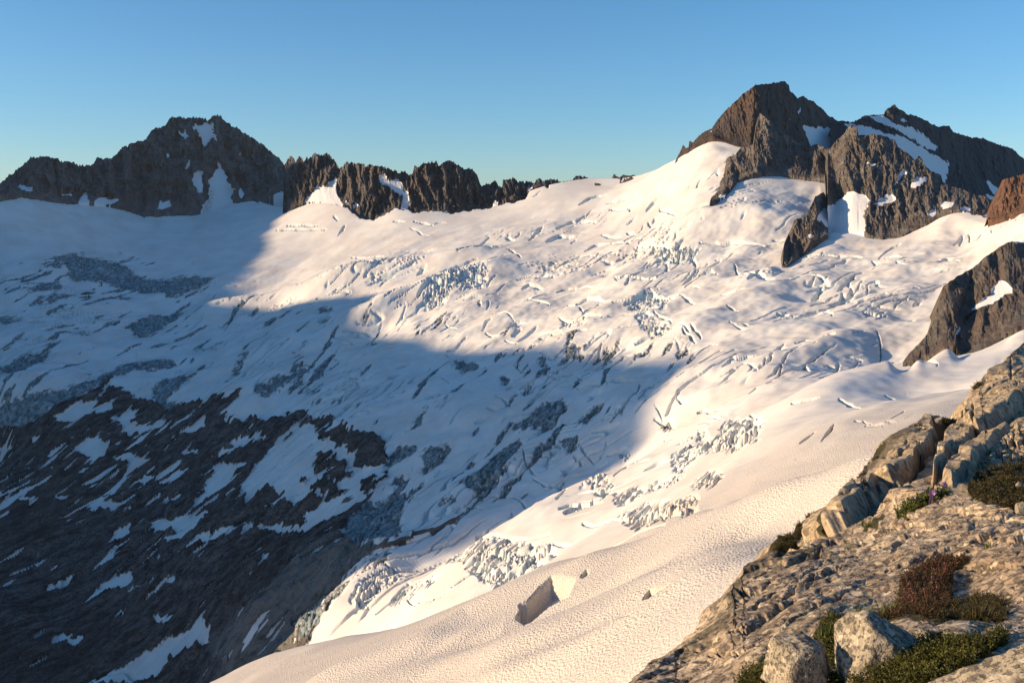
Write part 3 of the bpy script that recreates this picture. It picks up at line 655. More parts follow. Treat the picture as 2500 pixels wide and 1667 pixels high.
und += near_line(8, [(1400,1000),(1650,890),(1900,790),(2100,690),(2300,560)], 8, 1.9)
und += near_line(8, [(1000,1010),(1300,930),(1600,850),(1800,765),(2000,680)], 8, -1.9)
und += near_line(8, [(1750,640),(1950,540),(2150,430),(2352,330)], 8, -1.7)
# rock relief of the valley slope: long slabs running down to the left, ledges
wr = np.where(slab > 0.02)[0]
rel = np.zeros(len(TX), f4)
a1 = (-0.80 * TX - 0.60 * TY)[wr]; a2 = (0.60 * TX - 0.80 * TY)[wr]
wq = 14 * n2(a1 / 120, a2 / 120, 23)
r = 11 * (0.5 - np.abs(n2(a1 / 190, (a2 + wq) / 48, 20)) * 1.7) + 6.5 * (0.5 - np.abs(n2(a1 / 70, (a2 + wq) / 17, 21)) * 1.7) + 3.4 * (0.5 - np.abs(n2(a1 / 26, a2 / 8, 22)) * 1.7) + 1.6 * (0.5 - np.abs(n2(a1 / 11, a2 / 4, 24)) * 1.7) + 0.8 * n2(a1 / 4, a2 / 3, 25)
rel[wr] = r * slab[wr]
warpu = 5 * n2(TX / 26, TY / 26, 31) + 2.5 * n2(TX / 9, TY / 9, 32); warpv = 4 * n2(TX / 26, TY / 26, 33) + 2 * n2(TX / 9, TY / 9, 34)
Uw = U + warpu; Vw = V + warpv
da = (-0.80 * TX - 0.60 * TY); dc = (0.60 * TX - 0.80 * TY)
rg = 11 * n2(da / 50, dc / 10, 35) + 7 * n2(da / 19, dc / 4.5, 36)
rock = look(m_rock, Uw + rg * 1.3, Vw - rg * 0.9) * ss(560, 700, TY) * (over < 40)
up_ = ss(1560, 1150, V + 0.25 * U)
rock = np.minimum(rock, 1 - 0.9 * ss(0.45, 0.52, 0.8 * n2(da / 60, dc / 9, 97) + 0.5 * n2(da / 150, dc / 60, 98) + 0.22 * up_ + 0.2 * n2(da / 18, dc / 6, 99)) * (TY > 700))
rockcl = ss(0.35, 0.65, rock)
TZ = TZ + und + rel * (0.30 + 0.70 * rockcl) + 2.6 * rockcl * (slab > 0.02)
outside = (U < -250) & (TY > 500)
rock = np.where(outside & (TY < 1650), 1.0, rock)
# crevasses and broken ice
crev = look(m_crev, Uw * 0.35 + U * 0.65, Vw * 0.35 + V * 0.65) * ss(420, 480, TY) * (over < 0) * (1 - rockcl)
TZ = TZ - crev * (0.75 + 0.25 * np.clip(TY / 1600, 0.3, 1.2))
blue = np.clip(crev / 4.0, 0, 1) * 0.8
gz = (1 - rockcl) * (over < -30) * ss(2350, 1950, TY) * ss(600, 720, TY) * (1 - np.clip(look(footm, U, V) * 1.5, 0, 1))
for (dx, dy, La, Lb, dep, sd, thr) in ((0.86, 0.50, 120, 26, 6.0, 111, 0.26), (0.97, -0.22, 110, 22, 5.4, 121, 0.38), (0.55, 0.83, 100, 20, 5.0, 131, 0.36)):
    pa = TX * dx + TY * dy; pb = -TX * dy + TY * dx
    wv_ = 12 * n2(TX / 70, TY / 70, sd + 1) + 1.6 * n2(TX / 9, TY / 9, sd + 4)
    mk = ss(thr, thr + 0.22, n2(TX / 170, TY / 210, sd + 2) + 0.45 * n2(pa / 60, pb / 30, sd + 3)) * gz
    gv = mk * ss(0.10, 0.035, np.abs(n2(pa / La, (pb + wv_) / Lb, sd)))
    TZ = TZ - dep * gv; blue = np.maximum(blue, 0.7 * gv)
hole = look(m_hole, U, V) * ss(150, 160, TY) * ss(430, 420, TY)
TZ = TZ - 7.0 * ss(0.15, 0.85, hole); blue = np.maximum(blue, 0.8 * ss(0.1, 0.5, hole))
fd = look(m_field, Uw + 10 * n2(TX / 16, TY / 16, 45), Vw + 7 * n2(TX / 16, TY / 16, 46)); fd = fd * ss(1.2, 3.2, fd); wf = np.where((fd > 0.05) & (TY > 430))[0]
fs = look(m_fs, U, V)[wf]; ang = 0.6
fx = (TX[wf] * math.cos(ang) + TY[wf] * math.sin(ang)); fy = (-TX[wf] * math.sin(ang) + TY[wf] * math.cos(ang))
fx = fx + 4 * n2(fx / 15, fy / 15, 41); fy = fy + 4 * n2(fx / 15, fy / 15, 42)
c1, c2, cid = cell2(fx / 19, fy / 7, 43)
d1, d2, did = cell2(fx / 8, fy / 3.2, 44)
blk = (cid - 0.65) * 0.85 - 0.9 * ss(0.22, 0.02, c2 - c1) + (did - 0.5) * 0.4 - 0.45 * ss(0.2, 0.02, d2 - d1)
TZ[wf] += blk * fd[wf]; blue[wf] = np.maximum(blue[wf], np.clip(fd[wf] / 5, 0, 1) * (0.55 * ss(0.22, 0.02, d2 - d1) + 0.6 * ss(0.25, 0.02, c2 - c1) + 0.25 * (did > 0.6)))  # ice blue in the serac gaps also paints in their grey-blue shading
ic = look(m_icefield, Uw, Vw) * (1 - rockcl) * (over < 0) * ss(430, 600, TY)
wi = np.where(ic > 0.03)[0]
ix_ = al[wi]; iy_ = ac[wi]
e1, e2, eid = cell2(ix_ / 24 + n2(ix_/30, iy_/30, 51), iy_ / 9 + n2(ix_/30, iy_/30, 52), 53)
g1, g2, gid = cell2(ix_ / 9, iy_ / 4.5, 54)
TZ[wi] += ic[wi] * ((eid - 0.6) * 2.6 - 3.6 * ss(0.3, 0.03, e2 - e1) + (gid - 0.5) * 1.2 - 1.5 * ss(0.25, 0.03, g2 - g1))
ZONE = C(0, [(-100,640),(250,610),(480,640),(560,740),(950,690),(1080,740),(1350,780),(1750,860),(1700,960),(1500,1150),(1250,1270),(980,1340),(930,1230),(980,1080),(700,950),(500,920),(300,880),(-100,1040)])
e_l = 0.30 * TX + 0.95 * TY; e_c = 0.95 * TX - 0.30 * TY
zn = look(blur(raster([ZONE]), 12.0), U, V) * ss(0.28, 0.52, 0.75 * n2(e_l / 90, e_c / 17, 91) + 0.5 * n2(e_l / 260, e_c / 90, 92) + 0.35 * n2(e_l / 30, e_c / 8, 93)) * (1 - rockcl) * ss(560, 640, TY)
wz = np.where(zn > 0.03)[0]
z1, z2, zid = cell2(e_l[wz] / 16 + n2(e_l[wz] / 20, e_c[wz] / 20, 94), e_c[wz] / 5 + n2(e_l[wz] / 20, e_c[wz] / 20, 95), 96)
TZ[wz] += zn[wz] * ((zid - 0.7) * 2.2 - 3.0 * ss(0.3, 0.03, z2 - z1))
ice = np.clip(np.maximum(look(m_ice, Uw, Vw), 0.8 * zn) * ss(430, 560, TY) * (over < 0), 0, 1)
cave = np.zeros(len(TX), f4); cave[wi] = ic[wi] * ss(0.25, 0.03, e2 - e1)
dirt = look(m_dirt, Uw, Vw) * ss(430, 560, TY) * 0.55
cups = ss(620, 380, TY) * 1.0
ripple = ss(560, 800, TY) * ss(2300, 1700, TY) * ss(-0.05, 0.35, n2(TX / 150, TY / 150, 61) + 0.15) * (1 - slab)
# the snow stays below the foot of the rock walls
def keep_below(foot, Yfoot, ua, ub, reach=260.0):
    global TZ
    u_, v_ = proj(TX, TY, TZ)
    yf = interp_pts(Yfoot, u_); vf_ = interp_pts([p[:2] for p in foot], u_)
    jag_ = 4 * n2(u_ / 15, u_ * 0, 63) + 2.5 * n2(u_ / 6, u_ * 0, 64)
    k = (u_ > ua) & (u_ < ub) & (TY > yf - reach) & (TY < yf + 700)
    zz_ = unproj(u_[k], (vf_ + jag_)[k] - 1.0, TY[k])[2]
    w_ = ss(0, 0.45 * reach, TY[k] - yf[k] + reach)
    TZ[k] = np.minimum(TZ[k], zz_ * w_ + np.maximum(zz_, TZ[k]) * (1 - w_))
def interp_pts(pts, u):
    p = np.array(sorted(pts, key=lambda q: q[0]), float)
    return np.interp(u, p[:, 0], p[:, 1])
keep_below(L_FOOT, L_YF, -60, 698); keep_below(G_FOOT, G_YF, 698, 1340); keep_below(A_FOOT, A_YF, 2030, 2430, 120.0)
pale = look(blur(raster([C(4, [(940,1400),(1100,1250),(1240,1120),(1390,965),(1560,925),(1800,965),(1600,1100),(1400,1262),(1310,1340),(1400,1385),(1200,1500),(1050,1600),(960,1600),(1000,1480)])]), 8.0), Uw, Vw)
Q = grid_quads(NR, NC)
isrock = (slab.reshape(NR, NC) > 0.5) | (outside & (TY < 1650)).reshape(NR, NC)
fq = isrock[:-1, :-1].ravel()
TV = np.stack([TX, TY, TZ], 1)
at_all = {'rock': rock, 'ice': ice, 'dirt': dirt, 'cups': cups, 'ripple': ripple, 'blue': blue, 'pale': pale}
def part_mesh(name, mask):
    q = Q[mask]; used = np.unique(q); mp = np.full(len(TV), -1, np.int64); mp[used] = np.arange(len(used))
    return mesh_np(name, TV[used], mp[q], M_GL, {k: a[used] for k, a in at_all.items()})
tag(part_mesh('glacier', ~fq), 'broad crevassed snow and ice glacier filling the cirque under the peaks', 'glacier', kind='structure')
tag(part_mesh('rock_slope', fq), 'dark ice-worn rock slope with thin snow patches below the glacier', 'rock slope', kind='structure')

def ground_z(x, y):
    return float(zbase(np.array([x]), np.array([y]))[0])

# ---------------------------------------------------------------- mountains: crest line and foot line surveyed, crags added in depth
def interp_pts(pts, u):
    p = np.array(sorted(pts, key=lambda q: q[0]), float)
    return np.interp(u, p[:, 0], p[:, 1])
def mountain(name, label, mat, crest, foot, Ycrest, Yfoot, nu, nt, snow=(), dirt=(), jag=3.0, amp=22.0, rib=60.0, prof=0.9, seed=0, arete=None, back=400.0, leanz=0.38, cracks=(), cat='mountain', fine=1.7, snowflat=True, skirt=26.0):
    u0 = max(min(p[0] for p in crest), min(p[0] for p in foot)); u1 = min(max(p[0] for p in crest), max(p[0] for p in foot))
    u = np.linspace(u0, u1, nu)
    vc = interp_pts(crest, u); vf = interp_pts(foot, u)
    Yc = interp_pts(Ycrest, u); Yf_ = interp_pts(Yfoot, u) - 22
    jx = u * (np.mean(Yc) / F)
    j = (0.5 - np.abs(n2(jx / 24, jx * 0 + seed, 71)) * 1.8) + 0.7 * (0.5 - np.abs(n2(jx / 9, jx * 0 + seed, 72)) * 1.8) + 0.5 * n2(jx / 4, jx * 0 + seed, 73)
    vc0 = vc.copy()
    vc = vc - jag * j * ss(u0, u0 + 15, u) * ss(u1, u1 - 15, u)
    vf = np.maximum(vf, vc + 1.5)
    t = np.linspace(0, 1, nt)[:, None]
    uu = np.broadcast_to(u, (nt, nu)); vv = vf + (vc - vf) * t
    def sm1(a):
        k_ = max(3, int(26 / ((u1 - u0) / nu))); ker = np.hanning(2 * k_ + 1); ker /= ker.sum()
        return np.convolve(np.pad(a, k_, 'edge'), ker, 'valid')
    vcs, vfs = sm1(sm1(vc0)), sm1(sm1(vf))
    tE = np.clip((vf - vv) / np.maximum(vf - vc0, 6.0), 0, 1.3); tS = np.clip((vfs - vv) / np.maximum(vfs - vcs, 12.0), -0.3, 1.4)
    wE = ss(0.0, 0.3, t); tY = np.clip(tE * (1 - wE) + tS * wE, 0, 1.4)
    YY = Yf_ + (np.maximum(Yc, Yf_ + 8) - Yf_) * tY ** prof
    X, Yw, Z = unproj(uu, vv, YY)
    sn = look(blur(raster(list(snow)), 1.3), uu + 4 * n2(X / 12, Z / 26, seed + 5) + 2.5 * n2(X/5, Z/9, seed+6), vv + 5 * n2(X / 12, Z / 26, seed + 7) + 3 * n2(X/5, Z/9, seed+8)) if snow else np.zeros(X.shape, f4)
    sm = ss(0.2, 0.7, look(blur(raster(list(snow)), 3.0), uu, vv)) if snow else 0 * sn
    dr = look(blur(raster(list(dirt)), 4.0), uu, vv) if dirt else np.zeros(X.shape, f4)
    Ym = float(np.mean(Yf_ + Yc) / 2); lx = (uu - CX) * Ym / F - 0.10 * (vv - CY) * Ym / F; Zs = -(vv - CY) * Ym / F
    Yq = Yw * 0.15
    d = amp * (rid3(lx / rib, Yq / rib, Zs / rib * leanz, 2, seed + 10) - 0.25) * 1.4
    d = d + amp * 0.42 * rid3(lx / (rib * 0.36), Yq / rib, Zs / (rib * 0.36) * (leanz + .1), 3, seed + 20, 0.55)
    d = d + amp * 0.30 * (rid3(lx / 15, Yq / 15 + 7, Zs / 19, 4, seed + 80, 0.6) - 0.2)
    d = d + fine * (2.4 * rid3(lx / 8, Yq / 8, Zs / 8 * 0.4, 2, seed + 30) + 1.0 * n3(lx / 3.2, Yq / 3.2, Zs / 3.2, seed + 40))
    k1, k2, kid = cell2(lx / (rib * 0.30) + 0.6 * n2(lx / rib, Zs / rib, seed + 51), Zs / (rib * 1.25) + 0.6 * n2(lx / rib, Zs / rib, seed + 52), seed + 50)
    m1, m2, mid_ = cell2(lx / (rib * 0.13) + 0.5 * n2(lx / 9, Zs / 12, seed + 53), Zs / (rib * 0.55), seed + 54)
    d = d + amp * 0.36 * (kid - 0.5) + amp * 0.17 * (mid_ - 0.5) - amp * 0.14 * ss(0.25, 0.0, k2 - k1)
    d = d * (0.25 + 0.75 * ss(0.0, 0.25, t)) * (1 - 0.93 * sm)
    d = d - 2.5 * sm * (1 if snowflat else 0)
    # keep snow seated just in front of the bare rock level
    if cracks:
        cr = np.zeros((RH, RW), f4); strokes(cracks, cr, 0.7); d = d - look(blur(cr, 1.0), uu, vv)
    if len(arete or ()):   # a main edge: ground recedes on both sides of it
        for pts, kl, kr in arete:
            q = np.array(sorted(pts, key=lambda z_: z_[1]), float); ue = np.interp(vv, q[:, 1], q[:, 0])
            du = (uu - ue) * YY / F
            d = d - np.where(du < 0, -du * kl, du * kr)
    YY = YY - d
    X, Yw, Z = unproj(uu, vv, YY)
    rowsX, rowsY, rowsZ = [], [], []
    for k in (3, 2, 1):
        rowsX.append(X[0]); rowsY.append(Yw[0] - 1.5 * k); rowsZ.append(Z[0] - skirt * k)
    bx, by, bz = [], [], []
    for k in range(1, 13):
        s = back * (k / 12) ** 1.5
        bx.append(X[-1] + s * 0.05); by.append(Yw[-1] + s); bz.append(Z[-1] - s * 0.95 - 0.3 * k + 5 * min(1, k / 3) * n2(X[-1] / 25, Yw[-1] * 0 + s / 25, seed + 60))
    X = np.vstack([np.array(rowsX), X, np.array(bx)]); Yw = np.vstack([np.array(rowsY), Yw, np.array(by)]); Z = np.vstack([np.array(rowsZ), Z, np.array(bz)])
    pad0 = np.repeat(sn[:1], 3, 0); pad1 = np.zeros((12, nu))
    sn = np.vstack([pad0, sn, pad1]); dr = np.vstack([np.zeros((3, nu)), dr, pad1])
    o = mesh_np(name, np.stack([X, Yw, Z], -1).reshape(-1, 3), grid_quads(X.shape[0], nu), mat, {'snow': sn, 'dirt': dr})
    return tag(o, label, cat, kind='structure')

# left peak
L_CREST = C(1, [(-1100,700),(-700,640),(-400,600),(-100,600),(0,555),(60,490),(140,440),(180,400),(210,370),(280,372),(330,372),(390,385),(400,400),(520,410),(540,425),(600,430),(630,415),(655,375),(690,385),(750,378),(790,345),(820,310),(870,285),(920,265),(970,260),(990,240),(1015,200),(1045,180),(1110,165),(1135,120),(1160,98),(1200,100),(1250,115),(1290,105),(1340,110),(1400,115),(1440,95),(1480,95),(1510,135),(1560,160),(1610,185),(1625,210),(1680,230),(1740,270),(1790,310),(1830,345),(1870,380),(1920,420),(1960,440),(2000,480),(2100,540)])
L_SNOW = [C(1, q) for q in [[(1185,175),(1230,210),(1245,170),(1250,205),(1268,230),(1250,248),(1215,220)],
 [(1285,155),(1310,145),(1350,160),(1400,125),(1430,112),(1425,170),(1440,210),(1460,262),(1425,235),(1400,260),(1375,305),(1355,280),(1355,245),(1335,230),(1345,200),(1325,185),(1295,185)],
 [(1110,345),(1125,340),(1138,365),(1122,378)],[(1115,415),(1150,382),(1145,395)],[(1243,455),(1250,410),(1260,378),(1278,400),(1270,420)],
 [(1285,530),(1310,470),(1365,455),(1360,490),(1350,520),(1365,560),(1358,608),(1330,600),(1310,570),(1300,545)],
 [(1340,740),(1360,690),(1400,650),(1395,590),(1410,560),(1395,520),(1430,500),(1455,450),(1465,385),(1480,420),(1500,450),(1510,485),(1530,490),(1515,520),(1550,560),(1565,600),(1550,640),(1580,670),(1560,760),(1340,760)],
 [(1605,640),(1610,585),(1625,580),(1638,610),(1630,640)],[(1550,570),(1560,560),(1572,575),(1560,605)],[(118,548),(180,560),(222,570),(220,600),(150,590)],[(415,618),(480,612),(490,628),(430,626)],
 [(520,690),(550,625),(585,612),(592,650),(600,690)],[(600,670),(660,640),(790,650),(800,665),(720,690),(640,685)],[(1055,715),(1075,670),(1130,660),(1155,700),(1110,720)],[(1485,320),(1492,305),(1497,315)],[(1600,360),(1615,335),(1620,355)],[(1780,690),(1800,640),(1930,590),(1950,640),(1900,690)],[(330,525),(355,518),(350,528)],[(2180,470),(2210,440),(2205,455)]]]
mountain('left_mountain', 'broad dark peak in shade with a snow-streaked summit at the left of the ridge', M_LEFT, L_CREST, L_FOOT,
 [(-400,2500),(0,2640),(150,2800),(350,3050),(430,3190),(540,3230),(620,3260),(800,3330)], L_YF, 860, 230, snow=L_SNOW, dirt=[C(1, [(1360,740),(1400,600),(1440,560),(1430,640),(1400,740)])],
 jag=5.0, amp=34, rib=70, seed=100, leanz=0.5)
# toothed ridge
G_CREST = C(2, [(95,440),(100,300),(108,170),(135,130),(150,126),(170,160),(190,130),(205,130),(215,160),(235,135),(280,112),(300,120),(330,118),(350,112),(370,130),(400,165),(415,190),(430,190),(460,160),(475,162),(485,165),(520,160),(540,175),(555,170),(570,185),(600,175),(640,185),(665,180),(700,200),(740,208),(755,225),(775,210),(800,215),(820,240),(840,230),(850,185),(900,170),(940,158),(980,160),(990,180),(1020,160),(1040,155),(1075,158),(1090,175),(1130,195),(1180,200),(1210,235),(1230,280),(1260,290),(1290,270),(1310,268),(1340,285),(1355,300),(1360,265),(1400,248),(1430,255),(1470,270),(1520,275),(1540,285),(1560,255),(1590,265),(1620,260),(1660,258),(1690,270),(1730,275),(1780,245),(1820,240),(1850,245),(1880,275)])
G_SNOW = [C(2, q) for q in [[(225,385),(290,290),(320,300),(340,290),(370,270),(400,230),(405,330),(430,380),(440,410),(380,410),(300,390)],[(648,235),(660,222),(690,235),(705,265),(745,245),(785,280),(790,340),(770,345),(720,315),(700,290),(655,275)],[(780,345),(800,310),(815,320),(822,430),(780,420)],[(335,205),(355,185),(345,200)],[(575,235),(595,220),(585,240)],[(610,225),(625,215),(620,240)],[(895,400),(910,390),(905,410)],[(450,380),(465,370),(470,400),(455,405)],[(490,395),(520,390),(530,410),(500,420)],[(1020,440),(1035,430),(1050,455),(1030,465)],[(1065,410),(1080,405),(1080,425)],[(1500,300),(1530,295),(1540,305),(1510,320)],[(1280,340),(1290,340),(1288,370)],[(1295,410),(1310,380),(1335,385),(1330,405)],[(550,400),(560,395),(562,430),(552,440)]]]
mountain('toothed_ridge', 'long row of dark jagged rock towers along the skyline above the glacier', M_MID, G_CREST, G_FOOT,
 [(690,2860),(800,2800),(900,2620),(1050,2580),(1160,2560),(1240,2530),(1320,2540),(1450,2560)], G_YF, 1000, 130, snow=G_SNOW, jag=6.0, amp=26, rib=34, seed=200, leanz=0.33, back=250,
 arete=[(C(2, [(205,100),(190,300),(120,450)]), 0.0, 0.25)])
mountain('skyline_rocks', 'low band of dark rock rubble breaking through snow at the saddle', M_MID, C(2, [(1885,268),(1905,262),(1930,268),(1955,262),(1985,250),(1995,226),(2010,236),(2030,245),(2050,232),(2090,234),(2120,230),(2135,244)]), C(2, [(1885,278),(1920,290),(1960,294),(2010,288),(2060,266),(2120,250),(2135,248)]),
 [(1400,2530),(1600,2470)], [(1400,2490),(1600,2425)], 220, 24, jag=2.2, amp=6, rib=14, seed=260, back=60, skirt=5.0)
# main summit right
R_CREST = C(3, [(238,568),(290,462),(305,470),(325,470),(330,425),(350,445),(400,390),(470,355),(500,300),(560,240),(620,180),(680,130),(730,98),(780,92),(860,80),(910,75),(932,95),(938,135),(960,150),(985,170),(1020,165),(1080,195),(1130,240),(1170,280),(1230,310),(1290,318),(1350,330),(1500,420)])
R_SNOW = [C(3, q) for q in [[(1015,335),(1100,360),(1110,340),(1200,370),(1232,410),(1205,425),(1215,480),(1130,500),(1065,490),(1045,410)],[(988,265),(990,240),(1000,238),(998,260)],[(930,300),(940,290),(945,315)],[(582,305),(590,295),(594,303)],[(535,415),(540,402),(545,412)],[(455,380),(468,370),(475,382)],[(998,215),(1005,205),(1005,215)],[(580,425),(600,418),(590,428)],[(410,405),(430,400),(425,410)]]]
mountain('summit_peak', 'tall brown pyramid peak with one lit flank and one shaded flank', M_MAIN, R_CREST, R_FOOT,
 [(1640,2270),(1690,2280),(1740,2310),(1840,2290),(1880,2330),(2000,2450),(2160,2560)], R_YF, 700, 240, snow=R_SNOW, jag=3.0, amp=14, rib=55, seed=300, arete=[(C(3, [(742,90),(735,250),(745,500)]), 0.15, 0.9)], back=300)
# far right dark peak
FR_CREST = C(3, [(1180,360),(1260,325),(1300,322),(1340,310),(1390,282),(1450,277),(1505,275),(1520,245),(1540,230),(1565,212),(1600,240),(1640,265),(1700,285),(1780,320),(1830,345),(1900,345),(1920,375),(2000,405),(2100,415),(2150,440),(2200,455),(2280,480),(2340,530),(2380,580),(2600,700),(2900,800)])
FR_FOOT = C(3, [(1180,520),(1350,560),(1700,720),(1950,820),(2200,900),(2900,1000)])
FR_SNOW = [C(3, q) for q in [[(1400,280),(1450,275),(1510,280),(1540,310),(1600,340),(1680,350),(1740,390),(1800,440),(1840,480),(1800,490),(1740,470),(1650,400),(1560,350),(1470,320)],
 [(1260,322),(1300,325),(1380,345),(1440,360),(1500,375),(1560,395),(1620,400),(1680,440),(1760,490),(1860,540),(1905,570),(1890,620),(1880,690),(1820,650),(1740,600),(1690,560),(1590,500),(1500,480),(1350,460),(1300,420),(1290,350)],
 [(1605,300),(1650,300),(1640,315),(1610,315)],[(2120,665),(2160,690),(2205,725),(2170,760),(2140,700)],[(2110,750),(2175,765),(2160,800)],[(1560,375),(1570,365),(1575,380)],[(1935,465),(1945,462),(1945,475)],[(1790,480),(1830,460),(1830,475)]]]
mountain('far_mountain', 'dark shaded mountain with long blue snow ramps behind the summit peak', M_FAR, FR_CREST, FR_FOOT,
 [(2020,2480),(2120,2620),(2180,2680),(2320,2900),(2500,3100),(2750,3300)], [(2020,2200),(2150,2270),(2250,2320),(2400,2500),(2750,2800)], 640, 200, snow=FR_SNOW, jag=3.0, amp=22, rib=80, seed=400, leanz=0.5, back=500, arete=[(C(3,[(1180,200),(1180,900)]),0,0.35)])
# arm in front of the summit
A_CREST = C(3, [(455,790),(470,755),(500,690),(522,650),(540,630),(545,560),(555,540),(590,520),(620,500),(640,475),(690,463),(718,455),(738,300),(755,262),(800,300),(850,335),(900,385),(960,430),(1010,460),(1055,480),(1075,460),(1100,455),(1150,475),(1180,480),(1200,450),(1250,400),(1290,350),(1320,335),(1345,355),(1352,400),(1400,395),(1440,390),(1500,405),(1540,415),(1570,420),(1590,470),(1650,510),(1695,550),(1703,525),(1715,520),(1735,545),(1745,570),(1800,620),(1850,640),(1860,680),(1890,700),(1950,720),(2000,730),(2060,760),(2120,770),(2150,790),(2230,860)])
A_SNOW = [C(3, q) for q in [
 [(1100,905),(1130,850),(1190,815),(1240,790),(1290,735),(1340,745),(1390,755),(1420,800),(1390,860),(1385,900),(1395,1010),(1180,1010),(1150,940)],
 [(1445,822),(1470,785),(1530,760),(1550,735),(1560,760),(1580,785),(1540,810),(1490,825)],[(1660,722),(1670,690),(1700,660),(1760,645),(1768,670),(1720,700)],[(1540,712),(1590,670),(1620,600),(1630,590),(1625,625),(1655,620),(1620,650),(1580,690)],
 [(1845,830),(1865,790),(1900,800),(1930,795),(1920,830),(1870,845)],[(1965,845),(1985,825),(2030,835),(2025,855),(1985,862)],[(1760,870),(1820,840),(1825,870),(1800,890)],[(1405,578),(1420,560),(1455,568),(1450,582)],[(1040,1020),(1065,1003),(1090,1008),(1070,1022)],[(970,1100),(1000,1110),(1000,1150),(960,1150)],[(2095,890),(2130,860),(2140,900),(2100,905)],[(495,770),(555,750),(550,770),(520,780)],[(1030,965),(1040,950),(1045,975)]]]
mountain('rocky_arm', 'long grey brown rock arm with pinnacles running down from the summit into the glacier', M_ARM, A_CREST, A_FOOT,
 [(1730,1960),(1768,2040),(1840,2120),(1855,2150),(1980,2120),(2080,2010),(2180,1950),(2300,1780),(2400,1600),(2460,1520)], A_YF, 1000, 240, snow=A_SNOW,
 jag=2.6, amp=17, rib=36, seed=500, leanz=0.42, back=120, prof=1.0, dirt=[C(3, [(1380,870),(1400,820),(1425,800),(1410,860)])], arete=[(C(3, [(1320,320),(1300,500),(1290,700)]), 0.0, 0.12)])
mountain('rock_spur', 'dark brown rock spur standing in the glacier at the lower tip of the rock arm', M_ARM, S_CREST, S_FOOT,
 [(1908,1485),(1926,1600),(1978,1680),(2010,1750),(2050,1765)], S_YF, 360, 220, snow=[C(3, [(1100,905),(1130,850),(1190,815),(1240,790),(1290,760),(1290,1020),(1180,1010),(1180,960),(1150,940)])] + [C(3, q) for q in [[(1040,1020),(1065,1003),(1090,1008),(1070,1022)],[(1030,965),(1040,950),(1045,975)]]], jag=2.5, amp=11, rib=24, seed=540, leanz=0.5, back=60)
mountain('rust_coloured_rock', 'rust orange rock knob at the right edge above the glacier', M_ORANGE, C(3, [(2135,900),(2150,840),(2170,780),(2200,730),(2220,668),(2280,650),(2352,632),(2450,600),(2700,560)]), C(3, [(2135,905),(2200,905),(2240,905),(2265,918),(2290,890),(2352,866),(2450,860),(2700,900)]),
 [(2400,1480),(2460,1500),(2500,1480),(2700,1450)], [(2400,1435),(2500,1342),(2700,1250)], 260, 110, jag=1.5, amp=12, rib=40, seed=600, back=120, arete=[(C(3, [(2300,640),(2250,920)]), 0.0, 0.6)])
# near buttress right
B_CREST = C(7, [(1640,815),(1655,790),(1700,728),(1740,690),(1780,650),(1810,600),(1830,560),(1860,460),(1890,350),(1960,300),(2050,250),(2120,190),(2180,150),(2230,115),(2280,95),(2352,98),(2500,90),(2900,60)])
B_SNOW = [C(7, q) for q in [[(2035,492),(2100,440),(2150,400),(2190,340),(2210,318),(2235,320),(2280,360),(2288,395),(2240,400),(2210,415),(2180,455),(2130,462)],[(1955,625),(1990,560),(1985,600),(1965,630)],[(2290,95),(2352,80),(2400,100),(2320,105)]]]
mountain('rock_buttress', 'steep grey rock buttress with a wedge of snow rising from the glacier at right', M_BUT, B_CREST, B_FOOT,
 [(2190,905),(2260,930),(2290,980),(2372,1060),(2500,1100),(2750,1100)], B_YF, 560, 300, snow=B_SNOW, jag=2.5, amp=9, rib=26, seed=700, leanz=0.5, back=130, cracks=cl(7, 5, 7, [(1960,700),(2000,560),(2100,470)],[(2060,260),(2010,420),(1960,540)]), fine=0.6)

# ---------------------------------------------------------------- sun, and the mountain outside the frame whose shadow lies on the glacier
SUN_AZ, SUN_EL = 97.0, 12.5         # degrees left of the view, above the horizon
to_sun = Vector((-math.sin(R_(SUN_AZ)) * math.cos(R_(SUN_EL)), math.cos(R_(SUN_AZ)) * math.cos(R_(SUN_EL)), math.sin(R_(SUN_EL))))
dh = np.array([-math.sin(R_(SUN_AZ)), math.cos(R_(SUN_AZ))])     # horizontal, towards the sun
qh = np.array([-dh[1], dh[0]]) * -1.0
qh = qh if qh[1] < 0 else -qh                                       # towards the camera
DPL = 1900.0
def ground_hit(u, v, y0=560.0):
    Yt = np.geomspace(y0, 3400, 3000); x, y, z = unproj(np.full(3000, u), np.full(3000, v), Yt)
    k = np.where(z < zbase(x, y))[0]
    k = k[0] if len(k) else 2000
    return x[k], y[k], z[k]
SHF = [(470,200,3300),(560,330,3150),(640,440,3000),(770,385,2800),(772,440,2760)]
SHV = [(690,520),(660,580),(628,635),(612,690),(590,725),(540,757),(700,748),(850,722),(960,712),(930,770),(891,800),(938,825),(1040,842),(1125,847),(1300,845),(1444,860),(1593,884),(1690,872),(1700,890),(1640,925),(1590,1000),(1530,1085)]
hits = [tuple(np.ravel(c)[0] for c in unproj(*p)) for p in SHF] + [ground_hit(*p) for p in SHV]
sx, sy, zz = np.array(hits, float).T
qq = sx * qh[0] + sy * qh[1]; ssd = DPL - (sx * dh[0] + sy * dh[1]); hh = zz + ssd * math.tan(R_(SUN_EL))
order = np.argsort(qq); qq = qq[order]; hh = hh[order]
qmax = qq[-1]
print('shadow ridge', [(int(a), int(b)) for a, b in zip(qq, hh)])
qs = np.linspace(qq[0] - 900, qmax + 420, 300)
hs = np.interp(qs, qq, hh); hs = np.convolve(np.pad(hs, 4, 'edge'), np.hanning(11)[1:-1] / np.hanning(11).sum(), 'valid')
hs = np.where(qs > qmax, hh[-1] - (qs - qmax) * 4.0, hs); hs = np.where(qs < qq[0], hh[0] - (qq[0] - qs) * 0.5, hs)
